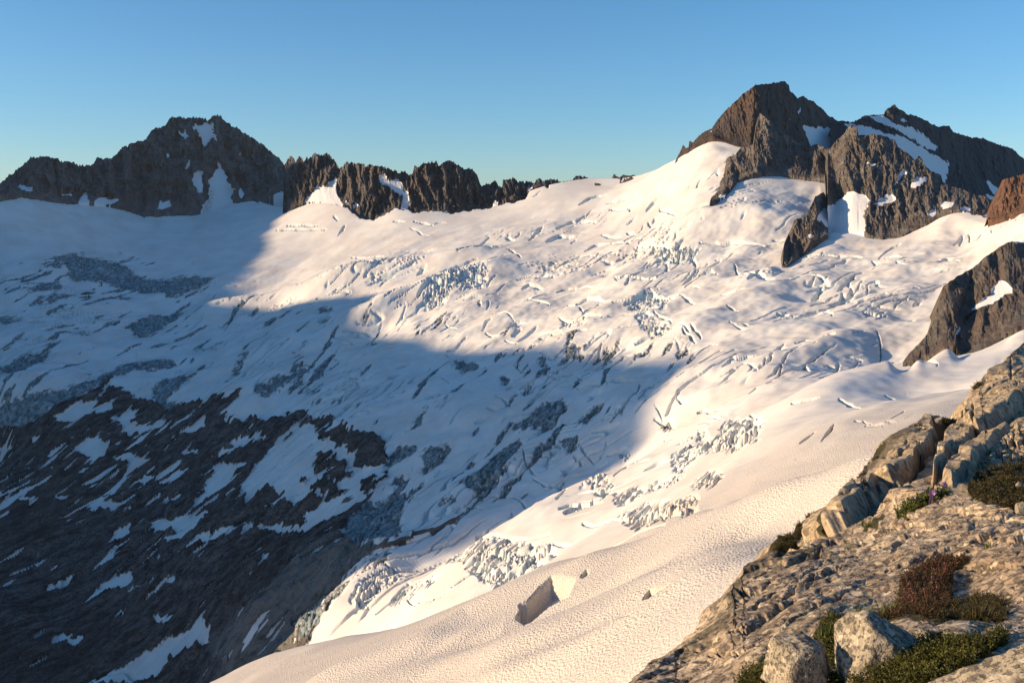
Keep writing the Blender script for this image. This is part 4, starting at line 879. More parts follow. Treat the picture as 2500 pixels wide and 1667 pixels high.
hs = np.maximum(hs, -520) + 13 * n2(qs / 150, qs * 0, 80) + 7 * n2(qs / 45, qs * 0, 81) + 4 * n2(qs / 14, qs * 0, 82)
offs = np.concatenate([np.linspace(-480, 0, 40), np.linspace(10, 700, 40)])
OX, OS = np.meshgrid(qs, offs)
drop = np.where(OS < 0, -OS * 2.0, OS * 0.8) 
HZ = hs[None, :] - drop + 14 * fbm2(OX / 90, OS / 90, 3, 83) * ss(0, 60, np.abs(OS))
XX = OX * qh[0] + (DPL + OS) * dh[0]; YYm = OX * qh[1] + (DPL + OS) * dh[1]
HZ = np.maximum(HZ, -700)
o = mesh_np('shadowing_mountain', np.stack([XX, YYm, HZ], -1).reshape(-1, 3), grid_quads(len(offs), len(qs)), M_LEFT, {'snow': np.zeros(XX.size), 'dirt': np.zeros(XX.size)})
tag(o, 'dark rock mountain beyond the left edge whose shadow falls on the glacier', 'mountain', kind='structure')

# ---------------------------------------------------------------- the near crag
M_NEAR = mat_granite('near_granite', (0.335, 0.240, 0.155), (0.52, 0.405, 0.285), (0.060, 0.050, 0.042), grain=26.0, bump=0.014)
M_SLABS = mat_granite('slab_granite', (0.385, 0.285, 0.178), (0.52, 0.40, 0.265), (0.10, 0.075, 0.05), grain=9.0, lichen=0.1, bump=0.05, stain=0.30, speck=0.35)
M_BOULDER = mat_granite('boulder_granite', (0.31, 0.255, 0.18), (0.47, 0.395, 0.295), (0.055, 0.050, 0.045), grain=9.0, bump=0.010)
M_STONE = mat_granite('stone_granite', (0.33, 0.26, 0.18), (0.46, 0.38, 0.27), (0.07, 0.055, 0.04), grain=4.0, bump=0.02)

def grid_normals(P):
    du = np.gradient(P, axis=1); dv = np.gradient(P, axis=0)
    n = np.cross(dv, du); n /= np.linalg.norm(n, axis=-1, keepdims=True) + 1e-9
    flip = (n * -P).sum(-1) < 0
    n[flip] *= -1
    return n
SURF = {}
def crag(name, label, mat, crest, depth, nu, nt, vbot, relief, moss=(), cracks=(), blocks=(), dark=(), jag=2.0, back=3.0, seed=0, cat='rock outcrop'):
    u = np.linspace(crest[0][0], crest[-1][0], nu); vc = interp_pts(crest, u)
    vc = vc - jag * (n2(u / 26, u * 0, seed + 1) + 0.6 * n2(u / 9, u * 0, seed + 2) + 0.4 * n2(u / 4, u * 0, seed + 3))
    t = np.linspace(0, 1, nt)[:, None] ** 1.15
    uu = np.broadcast_to(u, (nt, nu)); vv = vc + (vbot - vc) * t
    dp = np.array(depth, float)
    w_ = tps_fit(dp[:, 0] / 1000, dp[:, 1] / 1000, np.log(dp[:, 2]), 1e-4)
    Y = np.exp(tps_eval(w_, dp[:, 0] / 1000, dp[:, 1] / 1000, uu / 1000, vv / 1000))
    P = np.stack(unproj(uu, vv, Y), -1)
    # broad normals from a smoothed surface
    n = grid_normals(P)
    h = relief(P, uu, vv)
    if blocks:
        m = np.zeros((RH, RW), f4)
        for hgt, poly in blocks: raster([poly], m, hgt)
        h = h + look(blur(m, 1.6), uu + 3 * n2(uu / 30, vv / 30, seed + 11), vv + 3 * n2(uu / 30, vv / 30, seed + 12))
    ck = np.zeros(uu.shape, f4)
    if cracks:
        cr = np.zeros((RH, RW), f4); strokes([(w0, 1.0, pts) for w0, d0, pts in cracks], cr, 0.8)
        cm = np.zeros((RH, RW), f4); strokes(cracks, cm, 0.8)
        wu = uu + 4 * n2(uu / 22, vv / 22, seed + 13) + 0.8 * n2(uu / 7, vv / 7, seed + 15); wv_ = vv + 4 * n2(uu / 22, vv / 22, seed + 14) + 0.8 * n2(uu / 7, vv / 7, seed + 16)
        h = h - look(blur(cm, 0.8), wu, wv_); ck = np.clip(look(blur(cr, 0.8), wu, wv_), 0, 1)
    ms = look(blur(raster(list(moss)), 3.0), uu + 5 * n2(uu / 16, vv / 16, seed + 17), vv + 5 * n2(uu / 16, vv / 16, seed + 18)) if moss else np.zeros(uu.shape, f4)
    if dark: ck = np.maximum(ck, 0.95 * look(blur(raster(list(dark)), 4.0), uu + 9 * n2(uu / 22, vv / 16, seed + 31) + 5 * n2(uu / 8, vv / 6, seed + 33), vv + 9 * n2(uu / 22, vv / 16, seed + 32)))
    P = P + n * h[..., None]
    SURF[name] = (u, vc, vbot, P, n)
    rows = []
    for k in range(1, 15):
        s = back * (k / 14) ** 1.4
        e = P[0].copy(); e[:, 1] += s * 0.55; e[:, 0] -= s * 0.25; e[:, 2] -= s * 0.85
        e += 0.04 * back * np.stack([n3(e[:, 0] / back * 6, e[:, 1] / back * 6, e[:, 2] / back * 6, seed + 20 + q) for q in range(3)], -1)
        rows.append(e)
    A = np.concatenate([np.stack(rows[::-1]), P], 0)
    pad = np.zeros((14, nu))
    o = mesh_np(name, A.reshape(-1, 3), grid_quads(A.shape[0], nu), mat, {'moss': np.vstack([pad, ms]), 'crack': np.vstack([pad, ck])})
    return tag(o, label, cat, kind='structure')
def surf_at(name, u, v):
    """point and normal of a crag's surface under a survey mark"""
    us, vc, vb, P, n = SURF[name]
    i = int(np.clip(np.searchsorted(us, u), 0, len(us) - 1))
    t = np.clip((v - vc[i]) / (vb - vc[i]), 0, 1) ** (1 / 1.15)
    j = int(round(t * (P.shape[0] - 1)))
    return P[j, i], n[j, i]

def dirs(a, b):
    p = np.array(unproj(*a)); q = np.array(unproj(*b)); L = q - p; L /= np.linalg.norm(L)
    return L
# far half of the crag: big pale slabs
F2_CREST = C(5, [(930,850),(960,770),(1040,742),(1050,692),(1090,632),(1160,592),(1200,562),(1250,502),(1310,490),(1420,466),(1460,430),(1480,392),(1468,362),(1500,340),(1540,290),(1600,232),(1660,172),(1720,140)]) + C(7, [(1800,1100),(1860,1090),(1900,1098),(1960,1060),(2020,1020),(2100,990),(2140,970),(2152,935),(2200,880),(2260,820),(2285,785),(2300,755),(2352,705),(2500,600),(2900,350)])
F2_DEPTH = C(5, [(930,850,20),(1040,740,23),(1250,502,27),(1460,430,30),(1540,290,35),(1660,172,38),(1800,110,41),(1935,0,46),(2152,-390+0,60),(2351,-350,62),(2351,-100,44),(2351,100,33),(2351,330,25),(2351,600,18),(2600,600,17),(2600,0,36),(2100,330,26),(2000,450,23),(1700,440,24),(1500,560,22),(1250,740,19.5),(1800,300,30),(1600,400,27),(1950,150,36),(2100,0,42),(1250,900,17),(1700,700,17),(2351,800,13)])
def f2_relief(P, u, v):
    L = dirs((1830, 1090, 28), (2100, 900, 40)); p = P @ L
    Cc = np.cross(L, [0.35, -0.6, 0.72]); Cc /= np.linalg.norm(Cc); c = P @ Cc
    h = 0.26 * n2(p / 6, c / 1.6, 301) + 0.08 * (0.5 - np.abs(n2(p / 2.2, c / 0.5, 302)) * 1.7)
    k1, k2, kid = cell2(p / 5.0 + 0.4 * n2(p, c, 305), c / 0.9 + 0.4 * n2(p, c, 306), 303)
    h = h + 0.16 * (kid - 0.5) - 0.08 * ss(0.12, 0.0, k2 - k1)
    h = h + 0.028 * rid3(P[..., 0] / 0.7, P[..., 1] / 0.7, P[..., 2] / 0.7, 3, 304) + 0.014 * n3(P[..., 0] / 0.12, P[..., 1] / 0.12, P[..., 2] / 0.12, 307)
    scree = look(blur(raster([SCREE]), 4.0), u, v)
    d1, d2, did = cell2(u / 15, v / 11, 308)
    return h * (1 - 0.6 * scree) + scree * (0.22 * (did - 0.3) - 0.25 * ss(0.3, 0, d2 - d1))
SCREE = C(5, [(2090,340),(2140,270),(2210,200),(2280,130),(2351,90),(2500,60),(2500,250),(2351,270),(2250,315),(2180,335),(2130,375)])
F2_BLOCKS = [(0.55, C(5, [(1440,430),(1490,345),(1540,285),(1660,165),(1790,110),(1850,105),(1868,180),(1790,280),(1700,400),(1560,480),(1340,690),(1220,745),(1250,680),(1400,500)])),
 (0.45, C(5, [(1825,440),(1850,380),(1900,250),(1920,170),(1990,95),(2040,90),(2070,110),(2060,180),(2000,260),(1930,360),(1880,400)])),
 (0.75, C(7, [(2030,1160),(2100,1000),(2160,930),(2300,760),(2352,720),(2500,600),(2600,650),(2500,1000),(2320,1080),(2200,1150),(2100,1200)])),
 (0.30, C(5, [(1880,450),(1990,330),(2060,200),(2170,130),(2250,90),(2280,100),(2200,170),(2150,250),(2100,300),(2080,380),(2000,440),(1950,470)])),
 (0.25, C(5, [(1110,780),(1160,640),(1300,575),(1330,570),(1290,650),(1230,745)])),(-0.45, C(5, [(1840,155),(1870,80),(1960,0),(2060,-10),(2020,60),(1960,100),(1900,160),(1880,185)]))]
F2_CRACKS = cl(5, 4.5, 0.5, [(1225,760),(1270,660),(1350,605),(1560,475),(1700,400),(1780,290),(1870,190),(1900,130)],[(1700,430),(1740,360),(1830,300),(1880,240),(1920,160)]) + cl(5, 2.6, 0.25, [(1830,445),(1900,380),(2000,250),(2060,190),(2200,100),(2330,20)],[(1970,460),(2090,370),(2110,290),(2200,220)],[(2060,170),(2090,110),(2100,60)],[(1880,170),(1950,110)],[(1500,360),(1560,330),(1640,330),(1700,250)],[(1540,420),(1640,380),(1760,260)],[(1900,300),(1960,240),(1990,270)],[(1150,680),(1210,640)]) + cl(7, 2.4, 0.2, [(2260,830),(2290,950),(2340,1040)],[(2150,1080),(2260,1000),(2352,900)],[(2040,1160),(2140,1130),(2300,1060)])
F2_MOSS = [C(5, q) for q in [[(1830,160),(1860,85),(1950,5),(2060,-15),(2025,60),(1960,100),(1905,160),(1880,190)],[(1040,745),(1050,690),(1095,630),(1150,600),(1150,660),(1110,720),(1080,780)],[(890,840),(960,760),(1040,740),(1060,790),(1000,840)],[(1200,760),(1215,680),(1260,630),(1275,660),(1235,750)],[(1300,560),(1310,490),(1420,462),(1440,480),(1380,540)],[(2020,490),(2080,400),(2200,350),(2351,300),(2500,280),(2500,640),(2351,600),(2200,555),(2060,520)],[(1750,310),(1790,270),(1800,300),(1720,400)],[(1180,600),(1250,500),(1300,520),(1220,600)],[(1500,345),(1540,290),(1600,235),(1590,290),(1540,350)]]] + [C(7, [(1890,1110),(1960,1060),(2100,990),(2140,970),(2110,1040),(2030,1090),(1960,1140),(1880,1150)])]
crag('slab_outcrop', 'pale tan granite slabs with mossy cracks rising at the right edge', M_SLABS, F2_CREST, F2_DEPTH, 760, 520, 1460, f2_relief, F2_MOSS, F2_CRACKS, F2_BLOCKS, dark=[C(5, [(1460,440),(1480,370),(1540,290),(1660,170),(1720,140),(1740,190),(1640,280),(1560,380),(1500,440)]), C(5, [(1340,690),(1480,560),(1640,440),(1690,410),(1600,520),(1450,640)]), C(5,[(1050,690),(1160,600),(1240,520),(1260,560),(1130,680)])], jag=2.5, back=14.0, seed=310)
# near half: rough weathered granite
F1_CREST = C(5, [(-800,2500),(-300,1950),(-60,1700),(60,1620),(110,1568),(180,1500),(240,1440),(300,1418),(352,1408),(362,1365),(430,1290),(500,1250),(580,1190),(640,1120),(685,1055),(695,990),(738,962),(748,915),(830,868),(900,832),(1000,815),(1100,792),(1250,732),(1400,652),(1540,592),(1600,532),(1700,437),(1800,462),(1880,482),(1950,500),(2050,512),(2200,562),(2351,607),(2600,690),(3300,900)])
F1_DEPTH = C(5, [(-300,1950,6.5),(110,1568,5.8),(355,1400,7.2),(500,1250,8.2),(690,1000,10.5),(900,832,12.5),(1250,732,13.6),(1540,592,14.0),(1700,440,14.2),(1950,500,11.6),(2351,605,8.8),(2700,700,7.4),(700,1568,4.4),(1300,1568,3.5),(2000,1568,2.95),(2351,1568,2.6),(2351,1200,4.0),(2000,1250,3.9),(1700,1250,4.2),(1200,1200,5.3),(700,1300,6.0),(1500,1000,7.0),(2000,1000,6.2),(2351,950,5.2),(2000,780,7.9),(2351,750,6.9),(1600,750,10.0),(1200,950,8.6),(900,1100,7.6),(2351,1900,1.9),(1300,1900,2.4),(300,1900,3.6),(2700,1568,2.4),(2700,1900,1.7),(-300,2400,3.4)])
F1_DEPTH = [(a, b, 3.3 * (c / 3.3) ** 0.62 if c > 3.3 else c) for a, b, c in F1_DEPTH]
def f1_relief(P, u, v):
    P = P * 1.4
    L = dirs((1650, 1600, 5.0), (2350, 1270, 6.2)); p = P @ L
    Cc = np.cross(L, [-0.1, -0.45, 0.88]); Cc /= np.linalg.norm(Cc); c = P @ Cc
    wq = 0.35 * n2(p / 1.4, c / 1.0, 401)
    st = (0.5 - np.abs(n2(p / 3.2, (c + wq) / 0.75, 402)) * 1.8)
    h = 0.15 * st + 0.075 * (0.5 - np.abs(n2(p / 1.1, (c + wq) / 0.30, 403)) * 1.8)
    k1, k2, kid = cell2(p / 1.7 + 0.5 * n2(p * 1.3, c * 2, 404), c / 0.36 + 0.5 * n2(p * 1.3, c * 2, 405), 406)
    h = h + 0.065 * (kid - 0.5) - 0.035 * ss(0.16, 0, k2 - k1)
    h = h + 0.05 * rid3(P[..., 0] / 0.42, P[..., 1] / 0.42, P[..., 2] / 0.42, 4, 407, 0.55) + 0.012 * n3(P[..., 0] / 0.05, P[..., 1] / 0.05, P[..., 2] / 0.05, 409)
    e1_, e2_, eid_ = cell2(p / 0.55 + 0.5 * n2(p * 3, c * 4, 414), c / 0.14 + 0.4 * n2(p * 3, c * 4, 415), 416)
    h = h + 0.045 * (eid_ - 0.5) - 0.03 * ss(0.15, 0.0, e2_ - e1_)
    g1, g2, gid = cell2(P[..., 0] / 0.16, P[..., 1] / 0.22, 410)
    h = h + 0.012 * (gid - 0.5)
    dist = P[..., 1]
    return 0.40 / 1.4 * h * (0.55 + 0.45 * ss(4.2, 8.0, dist))
F1_CRACKS = cl(5, 4.5, 0.14, [(360,1420),(560,1330),(800,1200),(1000,1060),(1150,960)],[(720,960),(840,900),(1000,900),(1150,840),(1230,750)],[(620,1290),(760,1290),(900,1200),(1040,1120),(1300,1000)],[(900,860),(1050,800),(1250,760)],[(1150,870),(1180,820)],[(1500,960),(1700,900),(2000,780),(2200,690),(2351,640)],[(1740,900),(1900,860),(2100,800),(2351,760)],[(1240,760),(1500,700),(1800,640)],[(700,1050),(780,1060),(900,1000)],[(840,1440),(1000,1340),(1160,1300)],[(1580,860),(1620,780),(1700,700)],[(2100,760),(2240,730),(2351,740)])
F1_MOSS = [C(5, q) for q in [[(1590,1130),(1650,1000),(1720,940),(1830,880),(1930,870),(2040,865),(2060,900),(1960,940),(1930,1060),(2050,1050),(2200,1080),(2270,1140),(2200,1230),(1960,1200),(1850,1230),(1700,1200),(1450,1200),(1420,1150)],[(1310,1568),(1330,1480),(1500,1430),(1700,1360),(1850,1320),(1950,1350),(2150,1300),(2250,1290),(2250,1340),(2100,1440),(2000,1620),(1300,1620)],[(700,1620),(760,1520),(920,1480),(930,1620)],[(1000,1620),(1040,1490),(1130,1480),(1200,1540),(1220,1620)],[(1120,1330),(1200,1200),(1310,1200),(1340,1350),(1300,1500),(1230,1500)],[(1600,600),(1680,500),(1800,460),(1920,480),(1900,520),(1760,560),(1660,640)],[(1400,680),(1500,610),(1560,590),(1540,640),(1440,690)],[(900,850),(960,815),(1040,800),(1020,820),(930,860)]]]
F1_CRACKS = [(w * 1.1, d * 0.6, p) for w, d, p in F1_CRACKS] + cl(5, 3.0, 0.08, [(460,1400),(700,1290),(900,1180)],[(800,1130),(1000,1000),(1200,900)],[(1000,1250),(1200,1120),(1450,1020)],[(1300,880),(1500,790),(1750,690),(2000,640)],[(1350,760),(1600,650),(1800,590)],[(1850,700),(2100,630),(2300,620)],[(560,1440),(800,1360),(1050,1230)],[(1960,950),(2150,900),(2351,860)],[(250,1500),(500,1420),(760,1400)],[(1100,1020),(1180,960),(1330,900)])
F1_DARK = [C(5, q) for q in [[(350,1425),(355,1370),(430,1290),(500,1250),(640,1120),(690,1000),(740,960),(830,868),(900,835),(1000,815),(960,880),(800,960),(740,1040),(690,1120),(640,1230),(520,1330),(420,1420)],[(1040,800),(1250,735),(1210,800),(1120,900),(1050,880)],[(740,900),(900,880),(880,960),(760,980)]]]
crag('granite_ledge', 'rough speckled granite ledge sloping away below the camera', M_NEAR, F1_CREST, F1_DEPTH, 1000, 640, 2050, f1_relief, F1_MOSS, F1_CRACKS, (), dark=F1_DARK, jag=3.0, back=9.0, seed=420)

# ---- boulders
def rock_mesh(name, planes, seed, sub=5, rough=0.03, mat=None, parent=None):
    bm = bmesh.new(); bmesh.ops.create_icosphere(bm, subdivisions=sub, radius=1.0)
    D = np.array([v.co[:] for v in bm.verts]); D /= np.linalg.norm(D, axis=1, keepdims=True)
    N_ = np.array([p[:3] for p in planes], float); N_ /= np.linalg.norm(N_, axis=1, keepdims=True); d = np.array([p[3] for p in planes], float)
    dn = D @ N_.T
    rr_ = np.where(dn > 0.05, d / np.maximum(dn, 0.05), 9.0)
    k = 22.0; r = -np.log(np.exp(-k * np.minimum(rr_, 3.0)).sum(1)) / k
    V_ = D * r[:, None]
    V_ *= (1 + rough * (rid3(V_[:, 0] * 2.4, V_[:, 1] * 2.4, V_[:, 2] * 2.4, 4, seed) - 0.2) * 2 + rough * 0.8 * n3(V_[:, 0] * 9, V_[:, 1] * 9, V_[:, 2] * 9, seed + 7))[:, None]
    for v, c in zip(bm.verts, V_): v.co = c
    me = bpy.data.meshes.new(name); bm.to_mesh(me); bm.free()
    for p in me.polygons: p.use_smooth = True
    for nme in ('moss', 'crack'):
        at = me.attributes.new(nme, 'FLOAT', 'POINT')
    me.materials.append(mat)
    o = bpy.data.objects.new(name, me); COL.objects.link(o)
    return o
def rnd_planes(seed, n=14):
    r = random.Random(seed); out = []
    for k in range(n):
        a = r.uniform(0, 2 * math.pi); z = r.uniform(-0.9, 0.9); q = math.sqrt(1 - z * z)
        out.append((q * math.cos(a), q * math.sin(a), z, r.uniform(0.72, 1.0)))
    return out + [(0, 0, -1, 0.7)]
def boulder(name, label, u, v, Y, wpx, hpx, planes, seed, mat=None, group=None, rot=0.0, cat='boulder', deep=0.8, sub=5):
    o = rock_mesh(name, planes, seed, sub, mat=mat or M_BOULDER)
    p = np.array(unproj(u, v, Y)).ravel()
    o.location = p; w_ = wpx / 2 * Y / F; h_ = hpx / 2 * Y / F
    o.scale = (w_, (w_ + h_) / 2 * deep, h_); o.rotation_euler = (0, rot, 0)
    return tag(o, label, cat, group)
boulder('boulder', 'large pointed pale granite boulder beside the grass tuft, tallest of the near boulders', 2142, 1586, 3.35, 196, 196,
 [(-0.85,-0.42,0.42,0.66),(-0.15,-0.97,0.28,0.66),(0.50,-0.30,0.80,0.60),(0.93,-0.35,0.1,0.98),(-0.95,0.1,-0.1,0.96),(0.2,0.9,0.4,0.75),(0,0,-1,0.9),(-0.30,-0.1,0.95,0.93),(0.62,-0.75,0.25,0.74),(-0.6,-0.75,0.2,0.78)], 11)
boulder('boulder', 'square grey granite block at the bottom left of the near boulders', 1955, 1622, 3.35, 140, 142,
 [(-0.95,-0.3,0.05,0.86),(0.15,-0.97,0.1,0.80),(0.92,-0.3,0.2,0.86),(-0.12,-0.2,0.97,0.84),(0.45,-0.1,0.85,0.90),(0,0.9,0.2,0.8),(0,0,-1,0.9),(-0.6,-0.5,0.65,0.92),(0.7,-0.6,0.5,0.92)], 12)
boulder('boulder', 'small pale granite boulder leaning against the right side of the large pointed one', 2268, 1578, 3.55, 104, 76,
 [(-0.6,-0.5,0.65,0.68),(0.3,-0.8,0.55,0.72),(0.85,-0.1,0.5,0.74),(0.95,-0.3,0.0,0.95),(-0.95,0,0.1,0.9),(0,0.9,0.3,0.8),(0,0,-1,0.9),(0.1,-0.3,0.95,0.86)], 13)
boulder('boulder', 'big sloping granite boulder cut off by the bottom right corner', 2520, 1720, 2.45, 400, 300,
 [(-0.62,-0.2,0.76,0.62),(-0.2,-0.9,0.40,0.70),(0.3,-0.3,0.9,0.80),(0.9,0,0.3,0.95),(-0.9,-0.4,0,0.95),(0,0.9,0.3,0.8),(0,0,-1,0.9)], 14, deep=0.7)
boulder('boulder', 'small brown angular boulder at the right edge above the green heather', 2470, 1536, 3.8, 112, 66,
 [(-0.8,-0.4,0.45,0.75),(0.1,-0.9,0.4,0.75),(0.2,-0.2,0.95,0.78),(0.9,-0.3,0.3,0.9),(-0.9,0,-0.2,0.9),(0,0.9,0.3,0.8),(0,0,-1,0.9)], 15, mat=M_STONE)
boulder('stone', 'flat grey stone slab half hidden in dark heather right of the small boulder', *[(1500 + 2000/2.351), (1000 + 1225/2.351)], 4.0, 80, 34, rnd_planes(16), 16, cat='stone', sub=4)
boulder('stone', 'white rounded stone lying on the heather patch at the right edge', 1500 + 2325/2.351, 1000 + 430/2.351, 20.5, 20, 15, rnd_planes(17), 17, cat='stone', sub=3)
boulder('stone', 'pale stone at the right edge where the heather patch meets the ledge', 1500 + 2335/2.351, 1000 + 575/2.351, 11.8, 34, 26, rnd_planes(18), 18, cat='stone', sub=4)
boulder('stone', 'lone stone wedged at the foot of the pale slab beside the mossy gully', 1500 + 1250/2.352 * 0 + 2030/2.352, 550 + 1052/2.352, 45, 18, 20, rnd_planes(19), 19, M_STONE, cat='stone', sub=3)
boulder('stone', 'small pale stone beside the flowering plant on the ledge', 1500 + 1605/2.351, 1000 + 625/2.351, 14.0, 17, 20, rnd_planes(20), 20, cat='stone', sub=3)
protos = [rock_mesh('scree_stone', rnd_planes(30 + k), 30 + k, 3, 0.03, M_STONE) for k in range(5)]
rs = random.Random(5); poly = np.array(SCREE); k = 0; spots = []
while len(spots) < 46:
    u = rs.uniform(2385, 2520); v = rs.uniform(1035, 1165)
    if look(raster([SCREE]) if k == 0 else SCM, np.array([u]), np.array([v]))[0] < 0.5:
        if k == 0: SCM = raster([SCREE]); k = 1
        continue
    if k == 0: SCM = raster([SCREE]); k = 1
    s_ = rs.choice([6, 7, 8, 9, 11, 13, 17])
    if any(math.hypot(u - a, v - b) < (s_ + c) * 0.36 for a, b, c in spots): continue
    spots.append((u, v, s_))
for i, (u, v, s_) in enumerate(spots):
    o = protos[i] if i < 5 else protos[i % 5].copy()
    if i >= 5: COL.objects.link(o)
    p, n = surf_at('slab_outcrop', u, v)
    r_ = s_ * p[1] / F * 0.6
    o.location = p + n * r_ * 0.45; o.scale = (r_ * rs.uniform(0.9, 1.5), r_ * rs.uniform(0.8, 1.2), r_ * rs.uniform(0.6, 0.9)); o.rotation_euler = (rs.uniform(-.5, .5), rs.uniform(-.5, .5), rs.uniform(0, 6))
    tag(o, 'angular tan stone lying in the scree pile between the pale slabs', 'stone', 'scree stones between the pale slabs')

# ---- plants
def leaf_quads(cen, dirn, side, L, Wd):
    a = cen; b = cen + dirn * (L * 0.5)[:, None] + side * (Wd * 0.5)[:, None]; c = cen + dirn * L[:, None]; d = cen + dirn * (L * 0.5)[:, None] - side * (Wd * 0.5)[:, None]
    return np.stack([a, b, c, d], 1)
def unit(v): return v / (np.linalg.norm(v, axis=-1, keepdims=True) + 1e-9)
def sprigs(base, norm, n_leaf, length, leaf, r, lean=0.6):
    """each base point: an upright twig set with small leaves"""
    n = len(base)
    up = unit(norm * 0.4 + np.array([0, 0, 1.0]) + lean * r.normal(size=(n, 3)) * np.array([1, 1, 0.4]))
    Ln = length * r.uniform(0.45, 1.15, n)
    t = np.tile(np.linspace(0.12, 1, n_leaf), (n, 1)); t = np.clip(t + r.uniform(-.05, .05, t.shape), 0, 1)
    cen = base[:, None] + up[:, None] * (Ln[:, None] * t)[..., None]
    dr = unit(up[:, None] * 0.7 + r.normal(size=(n, n_leaf, 3)) * 0.9); sd = unit(np.cross(dr, r.normal(size=dr.shape)))
    L = leaf * r.uniform(0.6, 1.3, (n, n_leaf)); q = leaf_quads(cen.reshape(-1, 3), dr.reshape(-1, 3), sd.reshape(-1, 3), L.ravel(), (L * 0.45).ravel())
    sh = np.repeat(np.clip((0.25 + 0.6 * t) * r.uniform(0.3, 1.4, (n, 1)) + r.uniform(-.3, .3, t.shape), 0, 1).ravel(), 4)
    # twig as a thin three-sided blade pair
    sd2 = unit(np.cross(up, r.normal(size=up.shape))); wv2 = leaf * 0.10
    tw = np.stack([base - sd2 * wv2, base + sd2 * wv2, base + up * Ln[:, None] + sd2 * wv2 * 0.4, base + up * Ln[:, None] - sd2 * wv2 * 0.4], 1)
    return q, sh, tw
def scatter_pts(surface, poly, n, r):
    m = raster([poly]); p = np.array(poly); out = []; 
    while len(out) < n:
        u = r.uniform(p[:, 0].min(), p[:, 0].max()); v = r.uniform(p[:, 1].min(), p[:, 1].max())
        if look(m, np.array([u]), np.array([v]))[0] < 0.5: continue
        if float(ss(-0.28, 0.30, n3(np.array([u / 13]), np.array([v / 9]), np.array([0.5]), 77)[0])) < r.uniform(0.0, 1.0): continue
        out.append(surf_at(surface, u, v))
    return np.array([o[0] for o in out]), np.array([o[1] for o in out])
def ground_cover(name, label, surface, poly, n, n_leaf, length, leaf, mat, seed, cat='heather', kind='stuff'):
    r = np.random.default_rng(seed); b, nn = scatter_pts(surface, poly, n, r)
    q, sh, tw = sprigs(b - nn * length * 0.08, nn, n_leaf, length, leaf, r)
    V_ = np.concatenate([q.reshape(-1, 3), tw.reshape(-1, 3)]); Qd = np.arange(len(V_)).reshape(-1, 4)
    o = mesh_np(name, V_, Qd, mat, {'shade': np.r_[sh, np.full(tw.shape[0] * 4, 0.05)]}, smooth=False)
    return tag(o, label, cat, kind=kind)
M_RED = mat_leaf('heather_red', (0.035, 0.027, 0.012), (0.14, 0.075, 0.036))
M_GREEN = mat_leaf('heather_green', (0.040, 0.042, 0.010), (0.155, 0.145, 0.028))
M_OLIVE = mat_leaf('heather_olive', (0.035, 0.030, 0.010), (0.110, 0.085, 0.028))
M_GRASS = mat_leaf('grass_green', (0.050, 0.065, 0.014), (0.19, 0.20, 0.045))
M_PETAL = mat_leaf('petal_violet', (0.40, 0.22, 0.46), (0.56, 0.34, 0.60))
M_BUD = mat_leaf('heather_bud', (0.30, 0.10, 0.09), (0.48, 0.24, 0.20))
c5 = lambda q: C(5, q)
ground_cover('heather', 'reddish brown heather growing along the crack in the ledge', 'granite_ledge', c5([(1560,1130),(1640,1010),(1720,940),(1830,880),(1930,870),(2040,868),(2060,895),(1960,940),(1925,1000),(1930,1060),(1880,1130),(1850,1210),(1700,1190),(1600,1180),(1480,1180)]), 2300, 12, 0.043, 0.009, M_RED, 1)
ground_cover('heather', 'dark dry heather spreading in the hollow right of the reddish heather', 'granite_ledge', c5([(1900,1090),(2050,1050),(2200,1080),(2280,1140),(2230,1220),(2100,1230),(1960,1200),(1850,1210)]), 1000, 11, 0.036, 0.008, M_OLIVE, 2)
ground_cover('heather', 'yellow green heather mat in front of the large pointed boulder', 'granite_ledge', c5([(1310,1600),(1330,1490),(1480,1450),(1640,1430),(1700,1380),(1850,1340),(1950,1370),(2080,1360),(2150,1320),(2250,1300),(2250,1340),(2100,1440),(1990,1600)]), 2600, 14, 0.055, 0.010, M_GREEN, 3)
ground_cover('heather', 'low green heather left of the square grey block', 'granite_ledge', c5([(720,1620),(750,1520),(850,1500),(925,1490),(930,1620)]), 520, 14, 0.055, 0.010, M_GREEN, 4)
ground_cover('heather', 'green heather at the foot of the square grey block', 'granite_ledge', c5([(990,1620),(1020,1530),(1130,1510),(1210,1540),(1290,1560),(1290,1620)]), 480, 14, 0.06, 0.010, M_GREEN, 5)
ground_cover('heather', 'dark leafy growth in the gap between square block and pointed boulder', 'granite_ledge', c5([(1160,1330),(1220,1210),(1310,1200),(1345,1350),(1310,1500),(1230,1470)]), 620, 14, 0.06, 0.011, M_GREEN, 6)
ground_cover('heather', 'broad olive heather patch below the scree at the right edge', 'slab_outcrop', c5([(2030,490),(2085,405),(2200,360),(2351,310),(2500,290),(2500,640),(2351,600),(2200,560),(2060,520)]), 3600, 8, 0.17, 0.045, M_OLIVE, 7)
ground_cover('heather', 'mossy heather filling the gully beside the upper slab', 'slab_outcrop', C(7, [(1885,1120),(1960,1065),(2100,995),(2140,975),(2110,1040),(2030,1090),(1960,1140),(1890,1160)]), 1400, 8, 0.22, 0.06, M_OLIVE, 8)
ground_cover('heather', 'mossy heather on the outer edge of the lower slabs', 'slab_outcrop', c5([(1045,745),(1055,695),(1095,635),(1150,605),(1150,660),(1110,720),(1080,770)]), 620, 8, 0.12, 0.035, M_OLIVE, 9)
ground_cover('heather', 'brown moss cushion hanging over the snow beside the ledge', 'slab_outcrop', c5([(905,835),(960,765),(1040,745),(1060,785),(1000,830)]), 620, 8, 0.11, 0.032, M_OLIVE, 10)
